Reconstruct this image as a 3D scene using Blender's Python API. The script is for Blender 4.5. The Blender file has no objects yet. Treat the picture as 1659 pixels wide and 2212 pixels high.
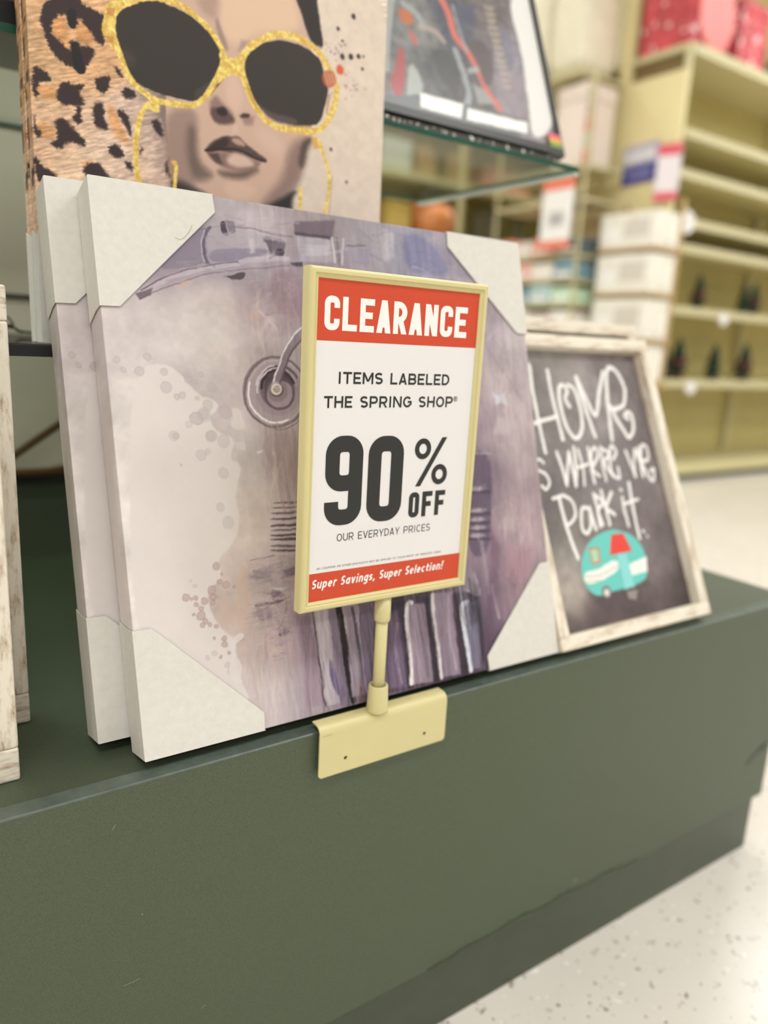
import bpy, bmesh, math, random
import numpy as np
from mathutils import Matrix, Vector

C = bpy.context.scene.collection
S = bpy.context.scene
PI = math.pi

# ------------------------------------------------------------------ camera
cam_d = bpy.data.cameras.new('camera'); cam = bpy.data.objects.new('camera', cam_d); C.objects.link(cam)
cam.matrix_world = Matrix(((0.828416, 0.082577, -0.553993, 0.0), (-0.557609, 0.215026, -0.801771, -0.571),
                           (0.052915, 0.973111, 0.224177, 0.368295), (0, 0, 0, 1)))
cam_d.sensor_fit = 'HORIZONTAL'; cam_d.sensor_width = 36.0
cam_d.lens = 36.0 * 1617.73 / 1659.0
cam_d.clip_start = 0.02; cam_d.clip_end = 60
cam_d.dof.use_dof = True; cam_d.dof.focus_distance = 0.655; cam_d.dof.aperture_fstop = 3.0
S.camera = cam

# ------------------------------------------------------------------ world, light, exposure
S.view_settings.view_transform = 'Standard'; S.view_settings.look = 'None'
S.view_settings.gamma = 1.0; S.view_settings.use_curve_mapping = False
S.view_settings.exposure = 0.0
w = bpy.data.worlds.new('store_air'); S.world = w; w.use_nodes = True
w.node_tree.nodes['Background'].inputs[0].default_value = (1.0, 0.965, 0.91, 1)
w.node_tree.nodes['Background'].inputs[1].default_value = 0.55
LIGHT_COL = (0.885, 0.945, 1.0)
LIGHT_W = 34.5
FLOOR = -0.469
CEIL = 3.15

# ------------------------------------------------------------------ helpers
def lin(c):
    return tuple(((x / 255.0) / 12.92 if x / 255.0 <= 0.04045 else ((x / 255.0 + 0.055) / 1.055) ** 2.4) for x in c)
MATS = {}
def mat(name, col, rough=0.6, noise=None, bump=None, metal=0.0, emit=None, spec=0.5, trans=0.0, coat=0.0, speck=None):
    """procedural material; noise=(scale, amount), bump=(scale, strength), speck=(scale, threshold, colour)"""
    if name in MATS: return MATS[name]
    m = bpy.data.materials.new(name); m.use_nodes = True; nt = m.node_tree; N = nt.nodes; K = nt.links
    b = N['Principled BSDF']; c = lin(col)
    b.inputs['Roughness'].default_value = rough; b.inputs['Metallic'].default_value = metal
    b.inputs['Specular IOR Level'].default_value = spec; b.inputs['Coat Weight'].default_value = coat
    b.inputs['Transmission Weight'].default_value = trans
    b.inputs['Base Color'].default_value = (*c, 1)
    tc = N.new('ShaderNodeTexCoord'); src = None
    if noise:
        n = N.new('ShaderNodeTexNoise'); n.inputs['Scale'].default_value = noise[0]; n.inputs['Detail'].default_value = 5
        K.new(tc.outputs['Object'], n.inputs['Vector'])
        r = N.new('ShaderNodeValToRGB'); a = noise[1]
        r.color_ramp.elements[0].position = 0.3; r.color_ramp.elements[1].position = 0.7
        r.color_ramp.elements[0].color = (*[x * (1 - a) for x in c], 1); r.color_ramp.elements[1].color = (*[min(1, x * (1 + a)) for x in c], 1)
        K.new(n.outputs['Fac'], r.inputs[0]); src = r.outputs[0]; K.new(src, b.inputs['Base Color'])
    if speck:
        for sc, th, sc_col in speck:
            n = N.new('ShaderNodeTexNoise'); n.inputs['Scale'].default_value = sc; n.inputs['Detail'].default_value = 2
            K.new(tc.outputs['Object'], n.inputs['Vector'])
            r = N.new('ShaderNodeValToRGB'); r.color_ramp.elements[0].position = th; r.color_ramp.elements[1].position = th + 0.03
            K.new(n.outputs['Fac'], r.inputs[0])
            mx = N.new('ShaderNodeMix'); mx.data_type = 'RGBA'
            if src: K.new(src, mx.inputs['A'])
            else: mx.inputs['A'].default_value = (*c, 1)
            mx.inputs['B'].default_value = (*lin(sc_col), 1); K.new(r.outputs[0], mx.inputs['Factor'])
            src = mx.outputs['Result']; K.new(src, b.inputs['Base Color'])
    if bump:
        n = N.new('ShaderNodeTexNoise'); n.inputs['Scale'].default_value = bump[0]; n.inputs['Detail'].default_value = 4
        K.new(tc.outputs['Object'], n.inputs['Vector'])
        bp = N.new('ShaderNodeBump'); bp.inputs['Strength'].default_value = bump[1]; bp.inputs['Distance'].default_value = 0.001
        K.new(n.outputs['Fac'], bp.inputs['Height']); K.new(bp.outputs[0], b.inputs['Normal'])
    if emit:
        b.inputs['Emission Color'].default_value = (*lin(col), 1); b.inputs['Emission Strength'].default_value = emit
    MATS[name] = m; return m
def print_mat(name, rough=0.55, bump=(1500, 0.15), spec=0.35, coat=0.0):
    m = bpy.data.materials.new(name); m.use_nodes = True; N = m.node_tree.nodes; K = m.node_tree.links; b = N['Principled BSDF']
    a = N.new('ShaderNodeVertexColor'); a.layer_name = 'ink'; K.new(a.outputs['Color'], b.inputs['Base Color'])
    b.inputs['Roughness'].default_value = rough; b.inputs['Specular IOR Level'].default_value = spec; b.inputs['Coat Weight'].default_value = coat
    if bump:
        tc = N.new('ShaderNodeTexCoord'); n = N.new('ShaderNodeTexNoise'); n.inputs['Scale'].default_value = bump[0]
        K.new(tc.outputs['Object'], n.inputs['Vector']); bp = N.new('ShaderNodeBump'); bp.inputs['Strength'].default_value = bump[1]; bp.inputs['Distance'].default_value = 0.0005
        K.new(n.outputs['Fac'], bp.inputs['Height']); K.new(bp.outputs[0], b.inputs['Normal'])
    return m

def link(name, me, m=None, parent=None):
    o = bpy.data.objects.new(name, me); C.objects.link(o)
    if m is not None: me.materials.append(m)
    if parent is not None: o.parent = parent
    return o
def from_bm(name, bm, m, parent=None, smooth=False):
    bmesh.ops.recalc_face_normals(bm, faces=bm.faces)
    me = bpy.data.meshes.new(name); bm.to_mesh(me); bm.free()
    if smooth:
        for p in me.polygons: p.use_smooth = True
    return link(name, me, m, parent)
def thing(name, label, cat, loc=(0, 0, 0), rot=(0, 0, 0), group=None):
    o = bpy.data.objects.new(name, None); C.objects.link(o); o.location = loc; o.rotation_euler = rot; o.empty_display_size = 0.05
    tag(o, label, cat, group); return o
def tag(o, label, cat, group=None):
    o['label'] = label; o['category'] = cat
    if group: o['group'] = group
    return o
def dup(root, loc=None, rot=None, label=None, group=None):
    r = root.copy(); C.objects.link(r)
    if loc is not None: r.location = loc
    if rot is not None: r.rotation_euler = rot
    if label: r['label'] = label
    if group: r['group'] = group
    for ch in list(root.children):
        c = ch.copy(); C.objects.link(c); c.parent = r
        for g in list(ch.children):
            d = g.copy(); C.objects.link(d); d.parent = c
    return r
def bx(bm, x0, x1, y0, y1, z0, z1, bev=0.0, seg=2):
    t = bmesh.new(); bmesh.ops.create_cube(t, size=1)
    bmesh.ops.scale(t, vec=(x1 - x0, y1 - y0, z1 - z0), verts=t.verts)
    bmesh.ops.translate(t, vec=((x0 + x1) / 2, (y0 + y1) / 2, (z0 + z1) / 2), verts=t.verts)
    if bev: bmesh.ops.bevel(t, geom=t.edges[:], offset=bev, segments=seg, profile=0.5, affect='EDGES')
    me = bpy.data.meshes.new('t'); t.to_mesh(me); t.free(); bm.from_mesh(me); bpy.data.meshes.remove(me)
def box(name, x0, x1, y0, y1, z0, z1, m, parent=None, bev=0.0, seg=2, smooth=False):
    bm = bmesh.new(); bx(bm, x0, x1, y0, y1, z0, z1, bev, seg); return from_bm(name, bm, m, parent, smooth)
def lathe(bm, prof, seg=24, c=(0, 0, 0)):
    rings = []
    for r, z in prof:
        rings.append([bm.verts.new((c[0] + r * math.cos(2 * PI * k / seg), c[1] + r * math.sin(2 * PI * k / seg), c[2] + z)) for k in range(seg)])
    for a, b in zip(rings, rings[1:]):
        for k in range(seg): bm.faces.new((a[k], a[(k + 1) % seg], b[(k + 1) % seg], b[k]))
    bm.faces.new(rings[0][::-1]); bm.faces.new(rings[-1])
def tube(bm, pts, r, seg=8, closed=False):
    pts = [Vector(p) for p in pts]; n = len(pts); rings = []
    for i, p in enumerate(pts):
        a = pts[(i - 1) % n] if closed or i else pts[0]; b = pts[(i + 1) % n] if closed or i < n - 1 else pts[-1]
        t = (b - a).normalized(); u = t.orthogonal().normalized() if i == 0 else (u0 - t * u0.dot(t)).normalized(); u0 = u; v = t.cross(u)
        rings.append([bm.verts.new(p + (u * math.cos(2 * PI * k / seg) + v * math.sin(2 * PI * k / seg)) * r) for k in range(seg)])
    for i in range(n if closed else n - 1):
        a, b = rings[i], rings[(i + 1) % n]
        for k in range(seg): bm.faces.new((a[k], a[(k + 1) % seg], b[(k + 1) % seg], b[k]))
    if not closed: bm.faces.new(rings[0][::-1]); bm.faces.new(rings[-1])
def prism(bm, poly, f0, f1):
    """poly: list of 2D points; f0 / f1 map a 2D point to the 3D point on either face"""
    a = [bm.verts.new(f0(p)) for p in poly]; b = [bm.verts.new(f1(p)) for p in poly]
    bm.faces.new(a); bm.faces.new(b[::-1])
    for i in range(len(poly)): bm.faces.new((a[i], b[i], b[(i + 1) % len(poly)], a[(i + 1) % len(poly)]))

# ------------------------------------------------------------------ a small painter for the printed pictures
def vnoise(X, Y, seed):
    rs = np.random.RandomState(seed); tab = rs.rand(256, 256)
    xi = np.floor(X).astype(int); yi = np.floor(Y).astype(int); fx = X - xi; fy = Y - yi
    fx = fx * fx * (3 - 2 * fx); fy = fy * fy * (3 - 2 * fy)
    g = lambda a, b: tab[a % 256, b % 256]
    return (g(xi, yi) * (1 - fx) * (1 - fy) + g(xi + 1, yi) * fx * (1 - fy) + g(xi, yi + 1) * (1 - fx) * fy + g(xi + 1, yi + 1) * fx * fy) - 0.5
def fbm(X, Y, seed, o=4):
    s = 0; a = 1
    for k in range(o): s = s + a * vnoise(X * 2 ** k + 17.3 * k, Y * 2 ** k + 5.1 * k, seed + k); a *= 0.55
    return s
def chaikin(p, n=2):
    for _ in range(n):
        q = []
        for i in range(len(p)):
            a, b = p[i], p[(i + 1) % len(p)]
            q += [(a[0] * .75 + b[0] * .25, a[1] * .75 + b[1] * .25), (a[0] * .25 + b[0] * .75, a[1] * .25 + b[1] * .75)]
        p = q
    return p
def smooth_line(p, closed=False):
    if len(p) < 3: return p
    q = []; n = len(p)
    for i in range(n if closed else n - 1):
        g = (lambda k: p[k % n]) if closed else (lambda k: p[min(max(k, 0), n - 1)])
        a, b, c, d = g(i - 1), g(i), g(i + 1), g(i + 2)
        for t in (0, .25, .5, .75):
            q.append(tuple(.5 * (2 * b[j] + (c[j] - a[j]) * t + (2 * a[j] - 5 * b[j] + 4 * c[j] - d[j]) * t * t + (3 * b[j] - a[j] - 3 * c[j] + d[j]) * t ** 3) for j in (0, 1)))
    if not closed: q.append(p[-1])
    return q
def seg_dist(U, V, p, closed):
    d = np.full(U.shape, 1e9); n = len(p)
    for i in range(n if closed else n - 1):
        a = p[i]; b = p[(i + 1) % n]; dx = b[0] - a[0]; dy = b[1] - a[1]; L = dx * dx + dy * dy + 1e-14
        t = np.clip(((U - a[0]) * dx + (V - a[1]) * dy) / L, 0, 1)
        d = np.minimum(d, (U - a[0] - t * dx) ** 2 + (V - a[1] - t * dy) ** 2)
    return np.sqrt(d)
def inside(U, V, p):
    r = np.zeros(U.shape, bool); n = len(p)
    for i in range(n):
        a = p[i]; b = p[(i + 1) % n]
        if a[1] == b[1]: continue
        c = ((a[1] > V) != (b[1] > V)) & (U < (b[0] - a[0]) * (V - a[1]) / (b[1] - a[1]) + a[0]); r ^= c
    return r
def paint(U, V, ops, edge=0.0006, seed=1):
    H, W = U.shape; img = np.ones((H, W, 3)) * 200
    Un = U + edge * (1.6 * fbm(U / .010, V / .010, seed, 2) + fbm(U / .003, V / .003, seed + 5, 2)); Vn = V + edge * (1.6 * fbm(U / .010, V / .010, seed + 50, 2) + fbm(U / .003, V / .003, seed + 55, 2))
    gold = np.clip(.5 + 1.1 * fbm(U / .0028, V / .0028, seed + 91, 3), 0, 1)[..., None]
    gold = np.array((255, 240, 158.)) * gold + np.array((212, 168, 84.)) * (1 - gold); rs = np.random.RandomState(seed + 7)
    Uf = U + .0028 * fbm(U / .004, V / .0015, seed + 9, 3); Vf = V + .0022 * fbm(U / .0016, V / .004, seed + 12, 3)
    du = U[0, 1] - U[0, 0]; u0 = U[0, 0]; v0 = V[0, 0]; dv = V[1, 0] - V[0, 0]
    def blend(sl, a, col):
        c = gold[sl] * .75 + np.array(col, float) * .25 if (col[0] > 230 and col[2] < 130) else np.array(col, float)
        img[sl] = img[sl] * (1 - a[..., None]) + c * a[..., None]
    for op in ops:
        k = op[0]
        if k == 'bg':
            num = 0; den = 0
            for x, y, r, g, b in op[2]:
                wgt = np.exp(-((Un - x) ** 2 + (Vn - y) ** 2) / (2 * .020 ** 2)) + 1e-3 / (1 + ((Un - x) ** 2 + (Vn - y) ** 2) / .0025) ** 2
                num = num + wgt[..., None] * np.array((r, g, b), float); den = den + wgt
            img[:] = num / den[..., None]
        elif k == 'wash': img *= (1 + op[2] * 2 * fbm(U / op[1], V / op[1], seed + 31, 4))[..., None]
        elif k == 'fur': img *= (1 + op[1] * 2.4 * fbm((U + .3 * V) / .008, (V - .35 * U) / .0016, seed + 70, 3))[..., None]
        elif k == 'brush':   # loose strokes that pick up and vary the colour already there
            n, ln, wd, al, jit, ang, spread, pts = op[1:]
            xs = [p[0] for p in pts]; ys = [p[1] for p in pts]
            for _ in range(n):
                x = rs.uniform(min(xs), max(xs)); y = rs.uniform(min(ys), max(ys))
                if not inside(np.array([x]), np.array([y]), pts)[0]: continue
                a_ = math.radians(ang + rs.normal(0, spread)); L_ = ln * rs.uniform(.4, 1.3); w_ = wd * rs.uniform(.4, 1.4)
                dx = math.cos(a_) * L_ / 2; dy = math.sin(a_) * L_ / 2
                i = int(np.clip((x - u0) / du, 0, W - 1)); j = int(np.clip((y - v0) / dv, 0, H - 1)); col = img[j, i] + rs.normal(0, jit) + rs.normal(0, jit * .25, 3)
                i0 = int(max(0, (x - abs(dx) - w_ - u0) / du)); i1 = int(min(W, (x + abs(dx) + w_ - u0) / du + 2)); j0 = int(max(0, (y - abs(dy) - w_ - v0) / dv)); j1 = int(min(H, (y + abs(dy) + w_ - v0) / dv + 2))
                if i1 <= i0 or j1 <= j0: continue
                sl = (slice(j0, j1), slice(i0, i1)); d = seg_dist(Un[sl], Vn[sl], [(x - dx, y - dy), (x + dx * .3, y + dy * .3 + w_ * .2), (x + dx, y + dy)], False)
                a = np.clip((w_ / 2 - d) / (w_ * .4 + .0003), 0, 1) * al; img[sl] = img[sl] * (1 - a[..., None]) + np.clip(col, 10, 245) * a[..., None]
        elif k == 'streak': img *= (1 + op[1] * 1.6 * fbm(U / .003, V / .03, seed + 77, 3) * np.clip((U - .1) / .08, 0, 1))[..., None]
        elif k in ('blob', 'blob0', 'fblob', 'line', 'cline', 'dot', 'ring'):
            if k in ('dot', 'ring'):
                s, al, col, c, r = op[1:]; pts = [c]; pad = r + 3 * s
            else:
                s, al, col, pts = op[1:]; pts = list(pts); pad = s * 2.5 + .003
                if k == 'fblob': pts = chaikin(pts, 2)
                elif k == 'blob': pts = chaikin(pts, 2) if len(pts) > 4 else pts
                elif k in ('line', 'cline'): pts = smooth_line(pts, k == 'cline')
            xs = [p[0] for p in pts]; ys = [p[1] for p in pts]
            i0 = int(max(0, (min(xs) - pad - u0) / du)); i1 = int(min(W, (max(xs) + pad - u0) / du + 2))
            j0 = int(max(0, (min(ys) - pad - v0) / dv)); j1 = int(min(H, (max(ys) + pad - v0) / dv + 2))
            if i1 <= i0 or j1 <= j0: continue
            sl = (slice(j0, j1), slice(i0, i1)); uu, vv = (Uf[sl], Vf[sl]) if k == 'fblob' else ((Un[sl], Vn[sl]) if k != 'blob0' else (U[sl], V[sl]))
            if k in ('dot', 'ring'):
                d = np.hypot(uu - c[0], vv - c[1])
                if k == 'dot': a = np.clip(.5 - (d - r) / (s + 1e-9) * .5, 0, 1)
                else: a = np.clip(1 - np.abs(d - r) / (s + .0004), 0, 1)
            elif k in ('line', 'cline'):
                d = seg_dist(uu, vv, pts, k == 'cline'); a = np.clip((s / 2 + .0004 - d) / .0008, 0, 1)
            else:
                d = seg_dist(uu, vv, pts, True); ins = inside(uu, vv, pts); sd = np.where(ins, -d, d)
                a = np.clip(.5 - sd / (2 * max(s, .0003)), 0, 1); a = a * a * (3 - 2 * a)
            blend(sl, a * al, col)
    return np.clip(img, 4, 252)
ART_POW = {'truck': 1.28, 'woman': 1.18, 'race': 1.0, 'chalk': 1.0}
ART_GAIN = {'truck': 0.945, 'woman': 0.93, 'race': 0.95, 'chalk': 1.1}
def picture(name, key, Wd, Hd, depth, res, m, parent, vmax=None, wrap=True, plane_n=0.0, seed=1):
    """a stretched print: a fine grid over the face, carried round the four edges when wrap is set; local x right, z up, y into the board"""
    nu = int(Wd / res); nv = int(Hd / res)
    us = np.linspace(0, Wd, nu + 1); vs = np.linspace(0, Hd, nv + 1)
    if wrap:
        e = np.array([depth, depth * .5, .0010]); us = np.concatenate([-e, us, Wd + e[::-1]]); vs = np.concatenate([-e, vs, Hd + e[::-1]])
    U, V = np.meshgrid(us, vs); Uc = np.clip(U, 0, Wd); Vc = np.clip(V, 0, Hd)
    uni_u = np.linspace(0, Wd, nu + 1); uni_v = np.linspace(0, Hd, nv + 1); UU, VV = np.meshgrid(uni_u, uni_v)
    img = paint(UU, VV, ART[key], seed=seed)
    ju = np.clip(np.rint(Uc / Wd * nu).astype(int), 0, nu); jv = np.clip(np.rint(Vc / Hd * nv).astype(int), 0, nv)
    # the print runs on round the edge, mirrored, as gallery wraps do
    mu = np.where(U < 0, np.rint(-U / Wd * nu), np.where(U > Wd, nu - np.rint((U - Wd) / Wd * nu), ju)).astype(int)
    col = img[jv, np.clip(mu, 0, nu)]
    out = np.maximum(np.maximum(-U, U - Wd), np.maximum(-V, V - Hd)); Yp = np.where(out > 0, out, 0.0) + plane_n
    P = np.stack([Uc, Yp, Vc], -1).reshape(-1, 3)
    if wrap:   # soften the folded edge a little
        e = .0007; fx = np.where(np.abs(Uc) < 1e-9, e, 0) - np.where(np.abs(Uc - Wd) < 1e-9, e, 0); onface = (out.reshape(-1) <= 0)
        P[:, 1] += np.where(onface & ((np.abs(Uc.reshape(-1)) < 1e-9) | (np.abs(Uc.reshape(-1) - Wd) < 1e-9)), e * .6, 0)
    nc = len(us); nr = len(vs); idx = np.arange(nr * nc).reshape(nr, nc)
    q = np.stack([idx[:-1, :-1], idx[:-1, 1:], idx[1:, 1:], idx[1:, :-1]], -1).reshape(-1, 4)
    me = bpy.data.meshes.new(name); me.vertices.add(len(P)); me.vertices.foreach_set('co', P.astype(np.float32).ravel())
    me.loops.add(q.size); me.loops.foreach_set('vertex_index', q.astype(np.int32).ravel())
    me.polygons.add(len(q)); me.polygons.foreach_set('loop_start', np.arange(0, q.size, 4, dtype=np.int32)); me.polygons.foreach_set('loop_total', np.full(len(q), 4, np.int32))
    me.update()
    c = (col.reshape(-1, 3) / 255.0) ** ART_POW[key]; c = np.where(c <= .04045, c / 12.92, ((c + .055) / 1.055) ** 2.4) * ART_GAIN[key]
    at = me.color_attributes.new('ink', 'BYTE_COLOR', 'POINT')
    at.data.foreach_set('color', np.concatenate([c, np.ones((len(c), 1))], 1).astype(np.float32).ravel())
    me.update()
    return link(name, me, m, parent)

# ------------------------------------------------------------------ stroke lettering
def fil(p, r, seg=7):
    """round the inner corners of an open polyline"""
    out = [p[0]]
    for i in range(1, len(p) - 1):
        a = Vector(p[i - 1]); b = Vector(p[i]); c = Vector(p[i + 1]); rr = min(r, (a - b).length * .5 if i > 1 else (a - b).length, (c - b).length * .5 if i < len(p) - 2 else (c - b).length)
        s = b + (a - b).normalized() * rr; e = b + (c - b).normalized() * rr
        for k in range(seg + 1):
            t = k / seg; # quarter-round through a rational blend
            q = s * (1 - t) ** 2 + b * 2 * t * (1 - t) * 1.0 + e * t * t
            q2 = s.lerp(e, t) ; out.append(tuple(q * .86 + q2 * .0 + (b * .14 * 0) + q * .14))
    out.append(p[-1]); return out
def circ(cx, cy, rx, ry, a0=0, a1=360, n=28):
    return [(cx + rx * math.cos(math.radians(a0 + (a1 - a0) * k / n)), cy + ry * math.sin(math.radians(a0 + (a1 - a0) * k / n))) for k in range(n + 1)]
def rrect(x0, y0, x1, y1, r):
    r = min(r, (x1 - x0) / 2, (y1 - y0) / 2); p = []
    for cx, cy, a in ((x1 - r, y1 - r, 0), (x0 + r, y1 - r, 90), (x0 + r, y0 + r, 180), (x1 - r, y0 + r, 270)):
        p += circ(cx, cy, r, r, a, a + 90, 7)
    return p
def glyph(ch, w, h, t, rd):
    """returns strokes ('s', points, closed) of width t and slanted stems ('q', x0, y0, x1, y1, width)"""
    a = t / 2; L = a; R = w - a; T = h - a; B = a; m = h / 2; r = (w - t) / 2 * (1 if rd else .8); o = []
    s = lambda *p, c=False: o.append(('s', list(p), c)); q = lambda x0, y0, x1, y1, k=1.08: o.append(('q', x0, y0, x1, y1, t * k))
    arc = lambda p: o.append(('s', p, False))
    if ch in 'O0':
        if rd and ch == 'O': arc(circ(w / 2, m, w / 2 - a, h / 2 - a, 0, 360, 36)); o[-1] = ('s', o[-1][1][:-1], True)
        else: o.append(('s', rrect(L, B, R, T, r), True))
    elif ch == 'C':
        if rd: arc(circ(w / 2 + .03 * w, m, w / 2 - a, h / 2 - a, 42, 318))
        else: arc([(R, h * .66), (R, T - r)] + circ(R - r, T - r, r, r, 0, 90, 7)[1:] + circ(L + r, T - r, r, r, 90, 180, 7) + circ(L + r, B + r, r, r, 180, 270, 7) + circ(R - r, B + r, r, r, 270, 360, 7) + [(R, h * .34)])
    elif ch == 'G': arc(circ(w / 2, m, w / 2 - a, h / 2 - a, 42, 330)); s((R, B + h * .14), (R, m), (w * .55, m))
    elif ch == 'L': s((L, h), (L, B), (w, B))
    elif ch == 'E': s((w, T), (L, T), (L, B), (w, B)); s((L, m), (w * .88, m))
    elif ch == 'F': s((w, T), (L, T), (L, 0)); s((L, m), (w * .88, m))
    elif ch == 'I': s((w / 2, 0), (w / 2, h))
    elif ch == 'T': s((0, T), (w, T)); s((w / 2, T), (w / 2, 0))
    elif ch == 'H': s((L, 0), (L, h)); s((R, 0), (R, h)); s((L, m), (R, m))
    elif ch == 'A': q(a, 0, w / 2, h); q(w - a, 0, w / 2, h); s((w * .2, h * .27), (w * .8, h * .27))
    elif ch == 'V': q(a, h, w / 2, 0); q(w - a, h, w / 2, 0)
    elif ch == 'Y': q(a, h, w / 2, h * .42); q(w - a, h, w / 2, h * .42); s((w / 2, h * .45), (w / 2, 0))
    elif ch == 'N': s((L, 0), (L, h)); s((R, 0), (R, h)); q(a, h, w - a, 0)
    elif ch == 'M': s((L, 0), (L, h)); s((R, 0), (R, h)); q(a, h, w / 2, h * .22); q(w - a, h, w / 2, h * .22)
    elif ch == 'U': arc([(L, h), (L, B + r)] + circ(L + r, B + r, r, r, 180, 270, 7)[1:] + circ(R - r, B + r, r, r, 270, 360, 7) + [(R, h)])
    elif ch == 'D': k = min(r * 1.3, h / 2 - a); arc([(L, T), (R - k, T)] + circ(R - k, T - k, k, k, 90, 0, 8)[1:] + circ(R - k, B + k, k, k, 0, -90, 8) + [(L, B)]); s((L, 0), (L, h))
    elif ch in 'PR':
        k = h * .24; y1 = h - a; y0 = h * .43; k = (y1 - y0) / 2; arc([(L, y1), (R - k, y1)] + circ(R - k, y1 - k, k, k, 90, -90, 12)[1:] + [(L, y0)]); s((L, 0), (L, h))
        if ch == 'R': q(w * .52, y0, w - a, 0)
    elif ch == 'B':
        for y1, y0, x1 in ((T, m, R - .04 * w), (m, B, R)):
            k = (y1 - y0) / 2; arc([(L, y1), (x1 - k, y1)] + circ(x1 - k, y1 - k, k, k, 90, -90, 10)[1:] + [(L, y0)])
        s((L, 0), (L, h))
    elif ch == 'S':
        ru = (T - m) / 2; arc(circ(w / 2, m + ru, w / 2 - a, ru, 30, 270, 14) + circ(w / 2, m - ru, w / 2 - a, ru, 90, -150, 14))
    elif ch == 'W': q(a, h, w * .28, 0); q(w * .5, h, w * .28, 0); q(w * .5, h, w * .72, 0); q(w - a, h, w * .72, 0)
    elif ch == 'K': s((L, 0), (L, h)); q(w - a, h, a, m * .8); q(w * .4, m * 1.1, w - a, 0)
    elif ch == '9':
        y = h * .385; o.append(('s', rrect(L, y + a, R, T, r), True)); arc([(R, h * .62), (R, B + r)] + circ(R - r, B + r, r, r, 0, -90, 7)[1:] + circ(L + r, B + r, r, r, 270, 180, 7) + [(L, h * .27)])
    elif ch == '%':
        rx = w * .235; ry = h * .215; tt = w * .125
        o.append(('r', circ(w * .235, h * .775, rx - tt / 2, ry - tt / 2, 0, 360, 30)[:-1], tt)); o.append(('r', circ(w * .765, h * .225, rx - tt / 2, ry - tt / 2, 0, 360, 30)[:-1], tt)); o.append(('q', w * .14, 0, w * .86, h, tt * 1.15))
    elif ch == '"': s((w * .25, h), (w * .25, h * .65)); s((w * .75, h), (w * .75, h * .65))
    elif ch == '*': s((w * .5, h), (w * .5, h * .55)); s((w * .1, h * .9), (w * .9, h * .65)); s((w * .9, h * .9), (w * .1, h * .65))
    # lower case: x-height .7 of the cap height
    elif ch in 'upervaingslcto,!':
        x = h * .70; r = min((w - t) / 2, (x - t) / 2); mx = x / 2
        if ch in 'un':
            f = (lambda yy: yy) if ch == 'u' else (lambda yy: x - yy)
            arc([(px, f(py)) for px, py in [(L, x), (L, B + r)] + circ(L + r, B + r, r, r, 180, 270, 6)[1:] + circ(R - r, B + r, r, r, 270, 360, 6)]); s((R if ch == 'u' else L, 0), (R if ch == 'u' else L, x)); 
            if ch == 'n': s((R, 0), (R, x - a - r))
        elif ch in 'pagoe' or ch == 'c':
            e = circ(w / 2, mx, w / 2 - a, x / 2 - a, 0, 360, 22)[:-1]
            if ch == 'e': arc(circ(w / 2, mx, w / 2 - a, x / 2 - a, 0, 315, 20)); s((L, mx), (R, mx))
            elif ch == 'c': arc(circ(w / 2, mx, w / 2 - a, x / 2 - a, 45, 315, 18))
            else: o.append(('s', e, True))
            if ch == 'p': s((L, -h * .28), (L, x))
            if ch == 'a': s((R, 0), (R, x))
            if ch == 'g': arc([(R, x), (R, -h * .1)] + circ(w / 2, -h * .1, w / 2 - a, h * .14, 0, -150, 8))
        elif ch == 'r': s((L, 0), (L, x)); arc(circ(L + w * .5, x - a - w * .4, w * .5, w * .4, 170, 60, 8))
        elif ch == 'v': q(a, x, w / 2, 0); q(w - a, x, w / 2, 0)
        elif ch == 'i': s((w / 2, 0), (w / 2, x)); s((w / 2, h * .82), (w / 2, h * .98))
        elif ch == 'l': s((w / 2, 0), (w / 2, h))
        elif ch == 't': s((w * .4, h * .92), (w * .4, B + a), (w * .9, B)); s((0, x - a), (w, x - a))
        elif ch == 's': ru = (x - t) / 4; arc(circ(w / 2, mx + ru, w / 2 - a, ru, 20, 270, 10) + circ(w / 2, mx - ru, w / 2 - a, ru, 90, -160, 10))
        elif ch == ',': s((w * .6, h * .14), (w * .3, -h * .16))
        elif ch == '!': s((w / 2, h * .3), (w / 2, h)); s((w / 2, 0), (w / 2, h * .17))
    return o
def ribbon(bm, pts, t, closed, f):
    P = [Vector(p) for p in pts]; n = len(P); L = []; Rr = []
    for i in range(n):
        a = P[i - 1] if (closed or i) else None; b = P[(i + 1) % n] if (closed or i < n - 1) else None
        if a is None: d = (b - P[i]).normalized(); nn = Vector((-d.y, d.x)); k = 1
        elif b is None: d = (P[i] - a).normalized(); nn = Vector((-d.y, d.x)); k = 1
        else:
            d1 = (P[i] - a); d2 = (b - P[i])
            if d1.length < 1e-9 or d2.length < 1e-9: d1 = d2 = (d1 if d1.length > d2.length else d2)
            d1 = d1.normalized(); d2 = d2.normalized(); n1 = Vector((-d1.y, d1.x)); n2 = Vector((-d2.y, d2.x)); nn = n1 + n2
            nn = nn.normalized() if nn.length > 1e-6 else n1; k = min(1 / max(nn.dot(n1), .3), 2.2)
        L.append(bm.verts.new(f(P[i] + nn * t / 2 * k))); Rr.append(bm.verts.new(f(P[i] - nn * t / 2 * k)))
    for i in range(n if closed else n - 1):
        j = (i + 1) % n; bm.faces.new((Rr[i], Rr[j], L[j], L[i]))
WID = {'I': .36, 'M': 1.25, 'W': 1.5, 'i': .42, 'l': .42, 't': .75, 'r': .72, ',': .45, '!': .5, ' ': .55, '%': 1.0, '"': .5, 's': .85, 'S': .95, 'E': .88, 'L': .85, 'F': .86, 'O': 1.12, 'G': 1.12, 'C': 1.05, 'N': 1.08, 'H': 1.02, '*': .5}
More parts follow.
